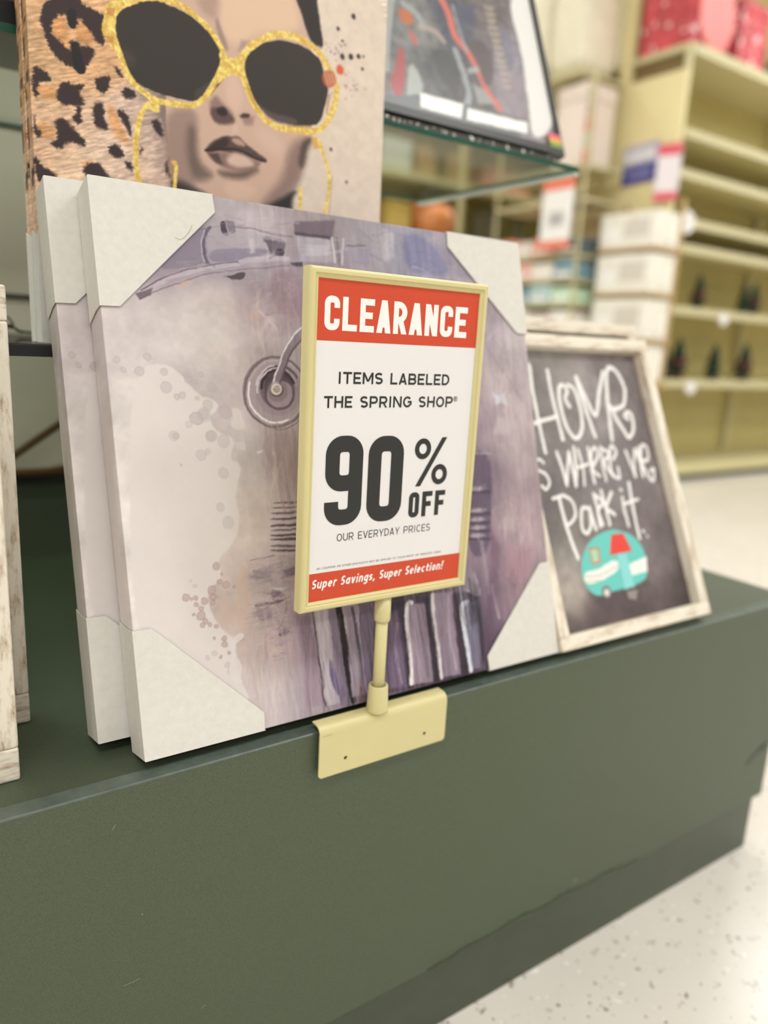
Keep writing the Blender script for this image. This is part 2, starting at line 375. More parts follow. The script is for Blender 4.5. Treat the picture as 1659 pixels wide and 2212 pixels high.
def lettering(name, text, x0, x1, z0, z1, tw, gap, m, parent, rd=True, slant=0.0, y=-.0004, z0b=None, uniform=False):
    """one line of lettering between x0..x1, cap height z0..z1; tw and gap are fractions of the cap height"""
    h = z1 - z0; t = tw * h
    ws = [(1.0 if (uniform and c not in 'I ') else WID.get(c, 1.0)) for c in text]; g = gap * h
    k = (x1 - x0 - g * (len(text) - 1)) / sum(ws); bm = bmesh.new(); x = x0; off = 0
    for c, wd in zip(text, ws):
        wv = wd * k
        if c != ' ':
            for si, st in enumerate(glyph(c, max(wv, t * 1.02), h, t, rd)):
                f = lambda p, x=x, yy=y - .00003 * si: (x + p[0] + p[1] * slant, yy, z0 + p[1])
                if st[0] == 's': ribbon(bm, st[1], t, st[2], f)
                elif st[0] == 'r': ribbon(bm, st[1], st[2], True, f)
                else:
                    _, ax, ay, bx_, by, tt = st; tt /= 2
                    if ay > by: ax, ay, bx_, by = bx_, by, ax, ay
                    bm.faces.new([bm.verts.new(f(p)) for p in ((ax - tt, ay), (ax + tt, ay), (bx_ + tt, by), (bx_ - tt, by))])
        x += wv + g
    me = bpy.data.meshes.new(name); bm.normal_update()
    for fc in bm.faces:
        if fc.normal.y > 0: fc.normal_flip()
    bm.to_mesh(me); bm.free()
    return link(name, me, m, parent)

# ------------------------------------------------------------------ printed pictures, in metres on their own boards
ART = {
 'truck': [
  ('bg',2.6,[(-.0005,.5029,214,206,204),(.0074,.3827,222,213,211),(.013,.3585,215,205,204),(.0235,.3014,228,220,216),(.0155,.2198,230,223,219),(.0156,.1381,228,220,216),(.0117,.0164,226,218,214),(.117,.4996,192,182,184),(.1593,.4919,198,188,190),(.2002,.4926,172,160,164),(.2324,.4919,168,156,160),(.2893,.489,176,168,174),(.3381,.4844,170,166,180),(.3833,.4788,178,170,180),(.4778,.4887,196,186,188),(.0626,.4452,160,148,160),(.0935,.4484,158,146,158),(.1357,.4528,176,168,178),(.1844,.444,168,158,166),(.0448,.3931,210,200,200),(.0828,.3869,220,210,207),(.1083,.3708,218,208,204),(.0991,.4141,216,204,200),(.149,.3952,186,168,170),(.1716,.4197,176,160,164),(.1903,.4024,160,142,150),(.1768,.3737,186,174,176),(.1456,.3633,200,188,188),(.0763,.3222,206,196,196),(.1103,.3003,206,194,194),(.115,.256,214,206,204),(.0853,.2358,226,218,214),(.1341,.2551,204,192,188),(.1637,.2538,180,164,162),(.1662,.2767,190,176,174),(.1184,.1982,214,200,190),(.139,.2098,212,198,190),(.1464,.1865,196,182,180),(.0967,.1696,222,208,200),(.1171,.1406,198,182,178),(.1401,.1285,178,164,166),(.1083,.1022,204,188,180),(.0832,.128,214,200,194),(.1344,.0753,200,180,176),(.1116,.0442,214,202,200),(.156,.0896,170,152,156),(.164,.0699,176,160,166),(.1491,.0271,198,186,190),(.182,.0432,180,168,178),(.2085,.0379,176,162,172),(.4522,.4079,178,164,172),(.4811,.3982,196,186,188),(.4562,.3242,196,182,184),(.4231,.2966,172,156,164),(.4715,.2677,190,176,178),(.4198,.2145,150,134,146),(.4603,.1838,182,164,168),(.4309,.1311,168,148,158),(.4718,.1546,188,170,174),(.4094,.0791,140,122,138),(.4398,.0857,164,142,152),(.3886,.0285,110,92,110),(.4683,.0703,176,156,160),(.2976,.0453,120,104,120),(.3483,.0359,100,86,100),(.2747,.0594,84,70,84),(.2344,.0182,130,114,130),(.297,.2981,180,170,176),(.2329,.2022,190,178,180)]),
  ('wash',.03,.045),
  ('wash',.006,.015),
  ('blob',.0012,.85,(229,221,217),[(.0212,.3415),(.057,.3491),(.0793,.3175),(.0936,.3147),(.1001,.3062),(.086,.2978),(.0947,.2821),(.1137,.2773),(.1026,.2576),(.1173,.2526),(.1053,.226),(.1096,.1942),(.0938,.173),(.0826,.1658),(.085,.1458),(.0698,.1395),(.0706,.1199),(.0801,.0988),(.0939,.0879),(.0892,.0718),(.0941,.0467),(.1029,.0291),(.0796,.0371),(.0142,.1089),(.0018,.115),(.007,.2224)]),
  ('blob',.0008,.45,(206,195,194),[(.0459,.4025),(.0602,.3986),(.054,.386),(.0662,.3843),(.0745,.3922),(.0614,.411)]),
  ('dot',.00067,.45,(206,196,195),(.0757,.2966),.00582),
  ('ring',.00036,.3,(190,178,178),(.0757,.2966),.00582),
  ('dot',.00067,.45,(206,196,195),(.0833,.3),.00655),
  ('ring',.00036,.3,(190,178,178),(.0833,.3),.00655),
  ('dot',.0006,.45,(206,196,195),(.068,.2911),.00313),
  ('ring',.00032,.3,(190,178,178),(.068,.2911),.00313),
  ('dot',.00067,.45,(206,196,195),(.0885,.2801),.00524),
  ('ring',.00036,.3,(190,178,178),(.0885,.2801),.00524),
  ('dot',.0006,.45,(206,196,195),(.0999,.2748),.00586),
  ('ring',.00032,.3,(190,178,178),(.0999,.2748),.00586),
  ('dot',.0006,.45,(206,196,195),(.0766,.263),.00495),
  ('ring',.00032,.3,(190,178,178),(.0766,.263),.00495),
  ('dot',.0006,.45,(206,196,195),(.0834,.2655),.0026),
  ('ring',.00032,.3,(190,178,178),(.0834,.2655),.0026),
  ('dot',.0006,.45,(206,196,195),(.0968,.2451),.00495),
  ('ring',.00032,.3,(190,178,178),(.0968,.2451),.00495),
  ('dot',.00069,.45,(206,196,195),(.0905,.213),.00388),
  ('ring',.00037,.3,(190,178,178),(.0905,.213),.00388),
  ('dot',.00075,.45,(206,196,195),(.0964,.1983),.00553),
  ('ring',.0004,.3,(190,178,178),(.0964,.1983),.00553),
  ('dot',.00069,.45,(206,196,195),(.053,.2812),.00448),
  ('ring',.00037,.3,(190,178,178),(.053,.2812),.00448),
  ('dot',.00067,.45,(206,196,195),(.0572,.2542),.00116),
  ('ring',.00036,.3,(190,178,178),(.0572,.2542),.00116),
  ('dot',.0006,.75,(200,180,176),(.0496,.1345),.00326),
  ('ring',.00045,.5,(176,150,148),(.0496,.1345),.00326),
  ('dot',.00049,.75,(200,180,176),(.0545,.1321),.00121),
  ('ring',.00037,.5,(176,150,148),(.0545,.1321),.00121),
  ('dot',.0006,.75,(200,180,176),(.0587,.1326),.00195),
  ('ring',.00045,.5,(176,150,148),(.0587,.1326),.00195),
  ('dot',.00054,.75,(200,180,176),(.0584,.1268),.00189),
  ('ring',.0004,.5,(176,150,148),(.0584,.1268),.00189),
  ('dot',.00048,.75,(200,180,176),(.0665,.1289),.00312),
  ('ring',.00036,.5,(176,150,148),(.0665,.1289),.00312),
  ('dot',.00048,.75,(200,180,176),(.074,.1382),.00391),
  ('ring',.00036,.5,(176,150,148),(.074,.1382),.00391),
  ('dot',.00055,.75,(200,180,176),(.0747,.1312),.00269),
  ('ring',.00041,.5,(176,150,148),(.0747,.1312),.00269),
  ('dot',.00048,.75,(200,180,176),(.0742,.1263),.00182),
  ('ring',.00036,.5,(176,150,148),(.0742,.1263),.00182),
  ('dot',.00049,.75,(200,180,176),(.0824,.1445),.00242),
  ('ring',.00037,.5,(176,150,148),(.0824,.1445),.00242),
  ('dot',.00049,.75,(200,180,176),(.0887,.1411),.00322),
  ('ring',.00037,.5,(176,150,148),(.0887,.1411),.00322),
  ('dot',.00049,.75,(200,180,176),(.0849,.1515),.00121),
  ('ring',.00037,.5,(176,150,148),(.0849,.1515),.00121),
  ('dot',.00048,.75,(200,180,176),(.0623,.1226),.00234),
  ('ring',.00036,.5,(176,150,148),(.0623,.1226),.00234),
  ('dot',.00048,.75,(200,180,176),(.0616,.1158),.00417),
  ('ring',.00036,.5,(176,150,148),(.0616,.1158),.00417),
  ('dot',.0006,.75,(200,180,176),(.0653,.1104),.0026),
  ('ring',.00045,.5,(176,150,148),(.0653,.1104),.0026),
  ('dot',.00048,.75,(200,180,176),(.0551,.1185),.0013),
  ('ring',.00036,.5,(176,150,148),(.0551,.1185),.0013),
  ('dot',.00054,.75,(200,180,176),(.0621,.1068),.00204),
  ('ring',.0004,.5,(176,150,148),(.0621,.1068),.00204),
  ('dot',.00048,.75,(200,180,176),(.0693,.1069),.00182),
  ('ring',.00036,.5,(176,150,148),(.0693,.1069),.00182),
  ('dot',.00054,.75,(200,180,176),(.0717,.0938),.00116),
  ('ring',.0004,.5,(176,150,148),(.0717,.0938),.00116),
  ('dot',.00049,.75,(200,180,176),(.0816,.0915),.00228),
  ('ring',.00037,.5,(176,150,148),(.0816,.0915),.00228),
  ('dot',.00049,.75,(200,180,176),(.0815,.0859),.00268),
  ('ring',.00037,.5,(176,150,148),(.0815,.0859),.00268),
  ('dot',.00054,.75,(200,180,176),(.085,.0774),.00131),
  ('ring',.0004,.5,(176,150,148),(.085,.0774),.00131),
  ('dot',.00054,.75,(200,180,176),(.0765,.0753),.00131),
  ('ring',.0004,.5,(176,150,148),(.0765,.0753),.00131),
  ('dot',.00054,.75,(200,180,176),(.0977,.0886),.00204),
  ('ring',.0004,.5,(176,150,148),(.0977,.0886),.00204),
  ('dot',.00055,.75,(200,180,176),(.0805,.1591),.00328),
  ('ring',.00041,.5,(176,150,148),(.0805,.1591),.00328),
  ('dot',.00054,.75,(200,180,176),(.0961,.1379),.00146),
  ('ring',.0004,.5,(176,150,148),(.0961,.1379),.00146),
  ('dot',.00048,.75,(200,180,176),(.0748,.1039),.00182),
  ('ring',.00036,.5,(176,150,148),(.0748,.1039),.00182),
  ('dot',.0006,.45,(206,196,195),(.082,.0668),.0026),
  ('ring',.00032,.3,(190,178,178),(.082,.0668),.0026),
  ('dot',.00067,.45,(206,196,195),(.0858,.0611),.00379),
  ('ring',.00036,.3,(190,178,178),(.0858,.0611),.00379),
  ('dot',.00075,.45,(206,196,195),(.0711,.0795),.00228),
  ('ring',.0004,.3,(190,178,178),(.0711,.0795),.00228),
  ('dot',.00067,.45,(206,196,195),(.064,.0766),.00204),
  ('ring',.00036,.3,(190,178,178),(.064,.0766),.00204),
  ('dot',.00067,.45,(206,196,195),(.059,.1438),.00175),
  ('ring',.00036,.3,(190,178,178),(.059,.1438),.00175),
  ('dot',.0006,.45,(206,196,195),(.0557,.1484),.00091),
  ('ring',.00032,.3,(190,178,178),(.0557,.1484),.00091),
  ('dot',.0006,.5,(202,190,190),(.0091,.3494),.00301),
  ('ring',.00032,.35,(184,170,170),(.0091,.3494),.00301),
  ('dot',.0006,.5,(202,190,190),(.0139,.3401),.00255),
  ('ring',.00032,.35,(184,170,170),(.0139,.3401),.00255),
  ('dot',.0006,.5,(202,190,190),(.0278,.3392),.00394),
  ('ring',.00032,.35,(184,170,170),(.0278,.3392),.00394),
  ('dot',.00067,.5,(202,190,190),(.0362,.3526),.00311),
  ('ring',.00036,.35,(184,170,170),(.0362,.3526),.00311),
  ('dot',.0006,.5,(202,190,190),(.0494,.3396),.00347),
  ('ring',.00032,.35,(184,170,170),(.0494,.3396),.00347),
  ('dot',.0006,.5,(202,190,190),(.0504,.325),.00509),
  ('ring',.00032,.35,(184,170,170),(.0504,.325),.00509),
  ('dot',.00067,.5,(202,190,190),(.071,.3326),.00336),
  ('ring',.00036,.35,(184,170,170),(.071,.3326),.00336),
  ('dot',.00067,.5,(202,190,190),(.0645,.3178),.00311),
  ('ring',.00036,.35,(184,170,170),(.0645,.3178),.00311),
  ('dot',.00067,.5,(202,190,190),(.0771,.3302),.00233),
  ('ring',.00036,.35,(184,170,170),(.0771,.3302),.00233),
  ('dot',.0006,.5,(202,190,190),(.0782,.3153),.00208),
  ('ring',.00032,.35,(184,170,170),(.0782,.3153),.00208),
  ('dot',.0006,.5,(202,190,190),(.0594,.3165),.00255),
  ('ring',.00032,.35,(184,170,170),(.0594,.3165),.00255),
  ('dot',.0006,.5,(202,190,190),(.0879,.309),.00463),
  ('ring',.00032,.35,(184,170,170),(.0879,.309),.00463),
  ('dot',.00067,.5,(202,190,190),(.0763,.2967),.00595),
  ('ring',.00036,.35,(184,170,170),(.0763,.2967),.00595),
  ('dot',.0006,.5,(202,190,190),(.0831,.3003),.00463),
  ('ring',.00032,.35,(184,170,170),(.0831,.3003),.00463),
  ('dot',.00067,.5,(202,190,190),(.1044,.3026),.00595),
  ('ring',.00036,.35,(184,170,170),(.1044,.3026),.00595),
  ('dot',.00067,.5,(202,190,190),(.0875,.2802),.00466),
  ('ring',.00036,.35,(184,170,170),(.0875,.2802),.00466),
  ('dot',.0006,.5,(202,190,190),(.0546,.2811),.00278),
  ('ring',.00032,.35,(184,170,170),(.0546,.2811),.00278),
  ('dot',.00067,.5,(202,190,190),(.0843,.3378),.00233),
  ('ring',.00036,.35,(184,170,170),(.0843,.3378),.00233),
  ('dot',.00067,.5,(202,190,190),(.0935,.3254),.00388),
  ('ring',.00036,.35,(184,170,170),(.0935,.3254),.00388),
  ('blob',.0008,.7,(226,218,214),[(.1103,.3076),(.1209,.305),(.1213,.296),(.1245,.2869),(.1146,.2846),(.1071,.2898),(.1119,.2974)]),
  ('blob',.001,.6,(226,218,214),[(.1102,.2731),(.1211,.2742),(.1217,.2655),(.1126,.2665)]),
  ('blob',.00062,.8,(230,222,219),[(.0931,.0944),(.1021,.0936),(.0983,.0871),(.0914,.0855),(.091,.0743),(.0963,.0676),(.0938,.051),(.0965,.0476),(.0866,.0469),(.0822,.0619),(.088,.0748),(.0854,.0852)]),
  ('blob',.00082,.5,(214,190,178),[(.0868,.1343),(.097,.1172),(.0909,.1026),(.0752,.108),(.0808,.1197),(.0786,.1271)]),
  ('blob',.00183,.4,(216,190,170),[(.1103,.1568),(.1133,.1276),(.1036,.0933),(.0953,.1018),(.0953,.1302),(.1042,.1575)]),
  ('blob',.00067,.75,(150,138,152),[(.0737,.459),(.0988,.4795),(.1049,.4752),(.1015,.4419),(.0636,.4332),(.0538,.4335)]),
  ('blob',.00116,.6,(190,180,186),[(.1012,.4773),(.1166,.4857),(.1673,.4764),(.1641,.4601),(.1292,.4498),(.1018,.4445)]),
  ('blob',.0015,.6,(140,130,150),[(.1056,.4563),(.1261,.4598),(.166,.4643),(.1638,.4574),(.1304,.4487),(.103,.4433)]),
  ('line',.00313,.8,(112,100,118),[(.1071,.4774),(.1027,.4724),(.0996,.4619),(.0996,.4493),(.1016,.4432)]),
  ('line',.00116,.8,(206,198,204),[(.1016,.4748),(.0979,.4643),(.0972,.4516),(.0984,.4441)]),
  ('blob',.00054,.9,(78,66,80),[(.1171,.4838),(.1235,.4866),(.1238,.4763),(.1261,.4727),(.1205,.4714),(.1181,.4743)]),
  ('blob',.00067,.6,(120,108,122),[(.1235,.4866),(.133,.4865),(.1333,.4762),(.1262,.474)]),
  ('line',.00179,.5,(130,110,130),[(.1325,.4813),(.1493,.4821),(.1705,.4794),(.1942,.4796)]),
  ('blob',.001,.7,(96,84,98),[(.1598,.4742),(.1717,.4769),(.1713,.4595),(.1667,.4577),(.1651,.4695)]),
  ('blob',.00075,.8,(120,106,120),[(.1715,.4756),(.1877,.4748),(.1833,.4621),(.1736,.4544),(.1713,.4595)]),
  ('blob',.00054,.85,(74,62,76),[(.1748,.4652),(.1823,.4661),(.1847,.4609),(.1782,.4555),(.1724,.457)]),
  ('blob',.001,.7,(205,198,204),[(.1467,.4713),(.151,.4718),(.151,.4587),(.1459,.4568)]),
  ('line',.0052,.95,(196,186,194),[(.0346,.4089),(.0525,.42),(.0771,.4308),(.1012,.4394),(.1315,.4462),(.1532,.4523),(.1871,.4558)]),
  ('line',.0012,.85,(122,106,120),[(.0361,.4126),(.0527,.4225),(.0761,.4332),(.1,.4405),(.1318,.4481)]),
  ('line',.0012,.7,(140,122,134),[(.0342,.4047),(.0544,.4147),(.0751,.4232),(.1019,.4331),(.1309,.4396),(.1879,.4491)]),
  ('blob',.0008,.8,(120,106,112),[(.031,.4086),(.0472,.4159),(.0441,.4084),(.034,.4035)]),
  ('blob',.0005,.9,(92,80,84),[(.113,.4316),(.1262,.434),(.1306,.437),(.1398,.4385),(.1368,.4304),(.1242,.4287),(.1205,.4322)]),
  ('blob',.00049,.9,(78,68,78),[(.1889,.4519),(.2037,.4548),(.2031,.4492),(.1909,.4494)]),
  ('blob',.00089,.5,(216,186,170),[(.0752,.4244),(.0868,.4254),(.0797,.4186),(.0669,.4163)]),
  ('blob',.00329,.45,(156,128,138),[(.1636,.4428),(.2025,.4437),(.1976,.3997),(.1848,.3935),(.1628,.4082)]),
  ('blob',.00134,.4,(214,180,160),[(.1437,.4029),(.1524,.4048),(.1463,.3874),(.1399,.3935)]),
  ('blob',.00147,.8,(122,106,118),[(.1981,.4951),(.246,.5025),(.2409,.482),(.1967,.4824)]),
  ('blob',.00065,.8,(86,74,88),[(.197,.4847),(.2386,.4852),(.2382,.4817),(.1979,.4819)]),
  ('blob',.0011,.8,(188,180,190),[(.1977,.4803),(.2382,.4817),(.2381,.4571),(.2013,.4546)]),
  ('blob',.00087,.6,(206,198,206),[(.2072,.4734),(.2362,.4756),(.2349,.4638),(.2072,.462)]),
  ('line',.003,.8,(216,210,216),[(.2411,.4832),(.2415,.4586)]),
  ('line',.00219,.7,(130,118,134),[(.2471,.4839),(.2476,.4569)]),
  ('line',.00323,.8,(204,196,206),[(.2547,.4836),(.2503,.4572)]),
  ('blob',.0011,.7,(172,160,176),[(.2579,.4757),(.2919,.4771),(.2898,.4587),(.2571,.4567)]),
  ('line',.0015,.7,(110,98,114),[(.2581,.4769),(.2823,.4808)]),
  ('blob',.00269,.6,(206,200,208),[(.3065,.5019),(.321,.4988),(.3177,.4713),(.3036,.4649)]),
  ('blob',.00431,.6,(128,128,164),[(.3317,.5001),(.3661,.5018),(.4067,.4596),(.3541,.4548),(.3305,.4651)]),
  ('blob',.00389,.5,(150,138,150),[(.3749,.4952),(.4069,.4884),(.4443,.4577),(.4063,.457)]),
  ('line',.00108,.7,(222,216,222),[(.3427,.4638),(.3549,.462),(.3639,.4578)]),
  ('blob0',.001,.9,(178,164,168),[(.1935,.3223),(.1917,.3144),(.1882,.3069),(.1832,.3002),(.1769,.2947),(.1698,.2906),(.1621,.2882),(.1543,.2875),(.1468,.2885),(.1399,.2912),(.134,.2954),(.1293,.3008),(.126,.3073),(.1244,.3145),(.1243,.322),(.126,.3296),(.1291,.3368),(.1338,.3433),(.1397,.3489),(.1465,.3531),(.154,.3559),(.1618,.357),(.1695,.3564),(.1767,.354),(.183,.35),(.188,.3445),(.1916,.3378),(.1935,.3303)]),
  ('cline',.0025,.8,(142,126,132),[(.193,.3223),(.1908,.3132),(.1863,.3048),(.1799,.2976),(.172,.2922),(.1633,.2889),(.1543,.288),(.1457,.2893),(.1381,.2928),(.1318,.2983),(.1274,.3053),(.125,.3134),(.1248,.322),(.1268,.3307),(.1309,.3388),(.1369,.3459),(.1443,.3515),(.1528,.3551),(.1617,.3566),(.1705,.3557),(.1786,.3524),(.1853,.347),(.1901,.3399),(.1928,.3314),(.193,.3223)]),
  ('cline',.001,.8,(108,94,100),[(.1934,.3214),(.1912,.3122),(.1867,.3036),(.1804,.2964),(.1726,.2909),(.164,.2876),(.1552,.2866),(.1467,.2879),(.1392,.2915),(.133,.297),(.1286,.3041),(.1263,.3123),(.1261,.3211),(.1282,.3299),(.1322,.3382),(.1381,.3454),(.1455,.351),(.1539,.3547),(.1627,.3561),(.1714,.3552),(.1793,.3519),(.1859,.3465),(.1907,.3392),(.1932,.3306),(.1934,.3214)]),
  ('cline',.00179,.7,(198,188,192),[(.1914,.3219),(.1893,.3136),(.1852,.306),(.1794,.2995),(.1723,.2946),(.1643,.2916),(.1561,.2907),(.1483,.2919),(.1413,.295),(.1355,.3),(.1314,.3064),(.1292,.3137),(.1291,.3216),(.1309,.3295),(.1347,.3369),(.1401,.3433),(.1469,.3484),(.1547,.3517),(.1628,.3529),(.1709,.3521),(.1782,.3491),(.1843,.3443),(.1887,.3378),(.1912,.3301),(.1914,.3219)]),
  ('blob0',.001,.8,(168,152,158),[(.1879,.3237),(.1866,.3179),(.1841,.3124),(.1804,.3074),(.1759,.3034),(.1707,.3003),(.1651,.2985),(.1594,.2979),(.1539,.2986),(.1489,.3006),(.1445,.3036),(.1411,.3077),(.1387,.3125),(.1375,.3178),(.1375,.3234),(.1387,.329),(.141,.3344),(.1445,.3393),(.1488,.3434),(.1538,.3465),(.1593,.3485),(.165,.3493),(.1706,.3488),(.1758,.347),(.1803,.344),(.184,.34),(.1865,.3351),(.1879,.3295)]),
  ('line',.002,.9,(92,78,84),[(.1426,.3321),(.1457,.3372),(.1499,.3415),(.1549,.3448),(.1604,.3469),(.1662,.3475),(.1717,.3467),(.1768,.3444),(.181,.3409),(.184,.3363)]),
  ('blob0',.001,.9,(132,114,122),[(.1807,.3246),(.1797,.3203),(.1778,.3161),(.1751,.3124),(.1717,.3094),(.1677,.3071),(.1635,.3057),(.1592,.3052),(.155,.3058),(.1512,.3072),(.1479,.3095),(.1452,.3125),(.1434,.3161),(.1424,.3201),(.1424,.3244),(.1433,.3286),(.1452,.3326),(.1478,.3363),(.1511,.3393),(.1549,.3417),(.1591,.3432),(.1634,.3438),(.1676,.3434),(.1715,.342),(.175,.3398),(.1777,.3367),(.1797,.3331),(.1807,.329)]),
  ('blob0',.00067,.9,(92,78,84),[(.1774,.3274),(.1766,.3241),(.1751,.3209),(.173,.3181),(.1703,.3158),(.1672,.314),(.1639,.3129),(.1605,.3126),(.1572,.3129),(.1541,.314),(.1515,.3158),(.1494,.3181),(.1479,.3208),(.1472,.3239),(.1471,.3271),(.1479,.3303),(.1493,.3334),(.1513,.3362),(.154,.3386),(.157,.3404),(.1603,.3415),(.1637,.3419),(.167,.3416),(.1701,.3406),(.1728,.3389),(.175,.3366),(.1766,.3338),(.1774,.3307)]),
  ('blob0',.001,.9,(176,160,166),[(.179,.319),(.1783,.3159),(.1769,.313),(.1747,.3103),(.1721,.3082),(.169,.3065),(.1656,.3055),(.1622,.3052),(.1589,.3056),(.1558,.3066),(.1532,.3083),(.1511,.3104),(.1496,.313),(.1488,.3159),(.1487,.3189),(.1494,.322),(.1508,.3249),(.1529,.3275),(.1555,.3297),(.1585,.3313),(.1618,.3324),(.1652,.3328),(.1686,.3325),(.1717,.3315),(.1744,.3299),(.1766,.3277),(.1782,.3251),(.179,.3221)]),
  ('cline',.0025,.9,(112,96,104),[(.1786,.3199),(.1777,.316),(.1757,.3123),(.1728,.3091),(.1692,.3067),(.1653,.3053),(.1612,.3048),(.1572,.3053),(.1536,.3068),(.1507,.3092),(.1486,.3124),(.1475,.316),(.1473,.3198),(.1483,.3237),(.1502,.3274),(.153,.3305),(.1564,.3329),(.1603,.3345),(.1644,.3351),(.1685,.3346),(.1721,.3331),(.1751,.3307),(.1773,.3276),(.1785,.3239),(.1786,.3199)]),
  ('line',.002,1,(214,204,210),[(.1394,.3209),(.1395,.3245),(.1403,.3282),(.1417,.3317),(.1438,.335),(.1464,.3379),(.1495,.3404),(.153,.3424),(.1567,.3438),(.1606,.3446)]),
  ('blob0',.00089,.8,(150,134,140),[(.1723,.3227),(.1717,.3202),(.1706,.3179),(.1691,.3158),(.1671,.314),(.1648,.3127),(.1624,.3119),(.1599,.3116),(.1575,.3119),(.1552,.3127),(.1533,.3141),(.1518,.3158),(.1507,.3179),(.1501,.3202),(.1501,.3226),(.1506,.325),(.1517,.3273),(.1532,.3294),(.1551,.3312),(.1574,.3325),(.1598,.3333),(.1623,.3337),(.1647,.3334),(.167,.3326),(.169,.3313),(.1706,.3296),(.1717,.3275),(.1722,.3252)]),
  ('line',.00179,1,(240,234,232),[(.1703,.2942),(.1625,.292),(.1546,.2917),(.1472,.2933),(.1407,.2967),(.1354,.3018),(.1317,.308),(.1297,.3152),(.1297,.3228),(.1315,.3304)]),
  ('line',.0015,.9,(222,214,218),[(.1383,.3284),(.1394,.3315),(.1409,.3345),(.1428,.3373),(.145,.3398),(.1475,.3422),(.1503,.3442),(.1532,.3458),(.1564,.3471),(.1596,.3479)]),
  ('line',.001,.9,(210,202,208),[(.1734,.3422),(.1749,.3411),(.1763,.3399),(.1776,.3386),(.1788,.3371),(.1797,.3355),(.1805,.3338),(.1811,.332),(.1816,.3301),(.1818,.3282)]),
  ('line',.0035,.8,(60,50,56),[(.1679,.3423),(.1697,.3417),(.1714,.341),(.173,.34),(.1745,.3389),(.1758,.3375),(.1769,.3361),(.1779,.3345),(.1787,.3328),(.1792,.3309)]),
  ('line',.003,.9,(64,52,58),[(.144,.3257),(.1445,.3284),(.1454,.331),(.1467,.3335),(.1484,.3358),(.1504,.3379),(.1527,.3397),(.1552,.3411),(.1579,.3423),(.1606,.343)]),
  ('line',.001,.8,(120,106,112),[(.1878,.3031),(.1851,.2988),(.1819,.2948),(.1784,.2914),(.1747,.2887),(.1708,.2865),(.1668,.285),(.1628,.2843),(.1588,.2842),(.155,.2849)]),
  ('line',.0085,.95,(150,136,144),[(.1605,.3309),(.1676,.3457),(.1741,.3588),(.1828,.3721),(.1932,.3815),(.2044,.3867)]),
  ('line',.00179,.9,(110,96,106),[(.1645,.3309),(.1717,.3458),(.1782,.358),(.1867,.3695),(.1982,.3793)]),
  ('line',.0015,1,(232,226,230),[(.1576,.3318),(.1647,.347),(.1713,.3606),(.1804,.3739),(.1909,.3846),(.2049,.3915)]),
  ('blob0',.0005,.95,(196,188,190),[(.165,.3263),(.1647,.3251),(.1642,.3239),(.1634,.3229),(.1625,.322),(.1613,.3214),(.1601,.3209),(.1589,.3208),(.1577,.3209),(.1565,.3213),(.1556,.322),(.1548,.3228),(.1543,.3239),(.154,.325),(.154,.3263),(.1542,.3275),(.1548,.3286),(.1555,.3297),(.1565,.3306),(.1576,.3312),(.1588,.3316),(.1601,.3318),(.1613,.3317),(.1624,.3313),(.1634,.3306),(.1642,.3298),(.1647,.3287),(.165,.3276)]),
  ('blob0',.0005,.95,(116,100,108),[(.1678,.3236),(.1674,.3221),(.1667,.3206),(.1656,.3193),(.1643,.3182),(.1628,.3174),(.1611,.3169),(.1594,.3167),(.1578,.3169),(.1563,.3174),(.1549,.3182),(.1539,.3193),(.1531,.3205),(.1527,.322),(.1527,.3235),(.153,.325),(.1537,.3265),(.1548,.3278),(.1561,.3289),(.1576,.3297),(.1592,.3302),(.1609,.3304),(.1626,.3303),(.1641,.3298),(.1655,.329),(.1666,.3279),(.1673,.3266),(.1677,.3251)]),
  ('blob0',.0005,1,(222,214,208),[(.1658,.3245),(.1655,.3232),(.165,.322),(.1641,.3209),(.1631,.32),(.1618,.3193),(.1605,.3189),(.1592,.3187),(.1578,.3189),(.1566,.3193),(.1555,.32),(.1547,.3209),(.1541,.322),(.1538,.3232),(.1538,.3244),(.1541,.3257),(.1546,.3269),(.1555,.328),(.1565,.3289),(.1577,.3296),(.159,.33),(.1604,.3302),(.1617,.3301),(.163,.3297),(.164,.329),(.1649,.3281),(.1655,.327),(.1658,.3258)]),
  ('blob0',.0004,.9,(150,136,128),[(.1643,.3245),(.1641,.3237),(.1637,.3229),(.1632,.3222),(.1625,.3216),(.1617,.3212),(.1608,.3209),(.1599,.3208),(.159,.3209),(.1582,.3212),(.1575,.3216),(.1569,.3222),(.1565,.3229),(.1563,.3236),(.1563,.3244),(.1565,.3253),(.1568,.326),(.1574,.3267),(.1581,.3273),(.1589,.3278),(.1598,.328),(.1607,.3281),(.1616,.3281),(.1624,.3278),(.1631,.3274),(.1637,.3268),(.1641,.3261),(.1643,.3253)]),
  ('line',.00054,.9,(210,200,184),[(.158,.3267),(.158,.3222)]),
  ('line',.0006,.9,(210,200,184),[(.1597,.3268),(.1597,.3222)]),
  ('line',.0006,.9,(210,200,184),[(.1614,.3268),(.1614,.3222)]),
  ('line',.00066,.9,(210,200,184),[(.1631,.3268),(.1632,.3222)]),
  ('line',.00054,.8,(230,220,206),[(.1569,.3258),(.164,.3263)]),
  ('line',.00054,.8,(210,200,184),[(.1567,.3235),(.1637,.3236)]),
  ('blob',.0015,.5,(176,156,156),[(.142,.2819),(.1791,.2809),(.1736,.2409),(.1681,.2212),(.1414,.227),(.1403,.2565)]),
  ('blob',.00067,.9,(222,214,210),[(.1317,.2646),(.1413,.2657),(.1378,.2624),(.1335,.2621)]),
  ('blob',.00067,.9,(224,216,212),[(.148,.263),(.1504,.2649),(.1515,.2609),(.1491,.258)]),
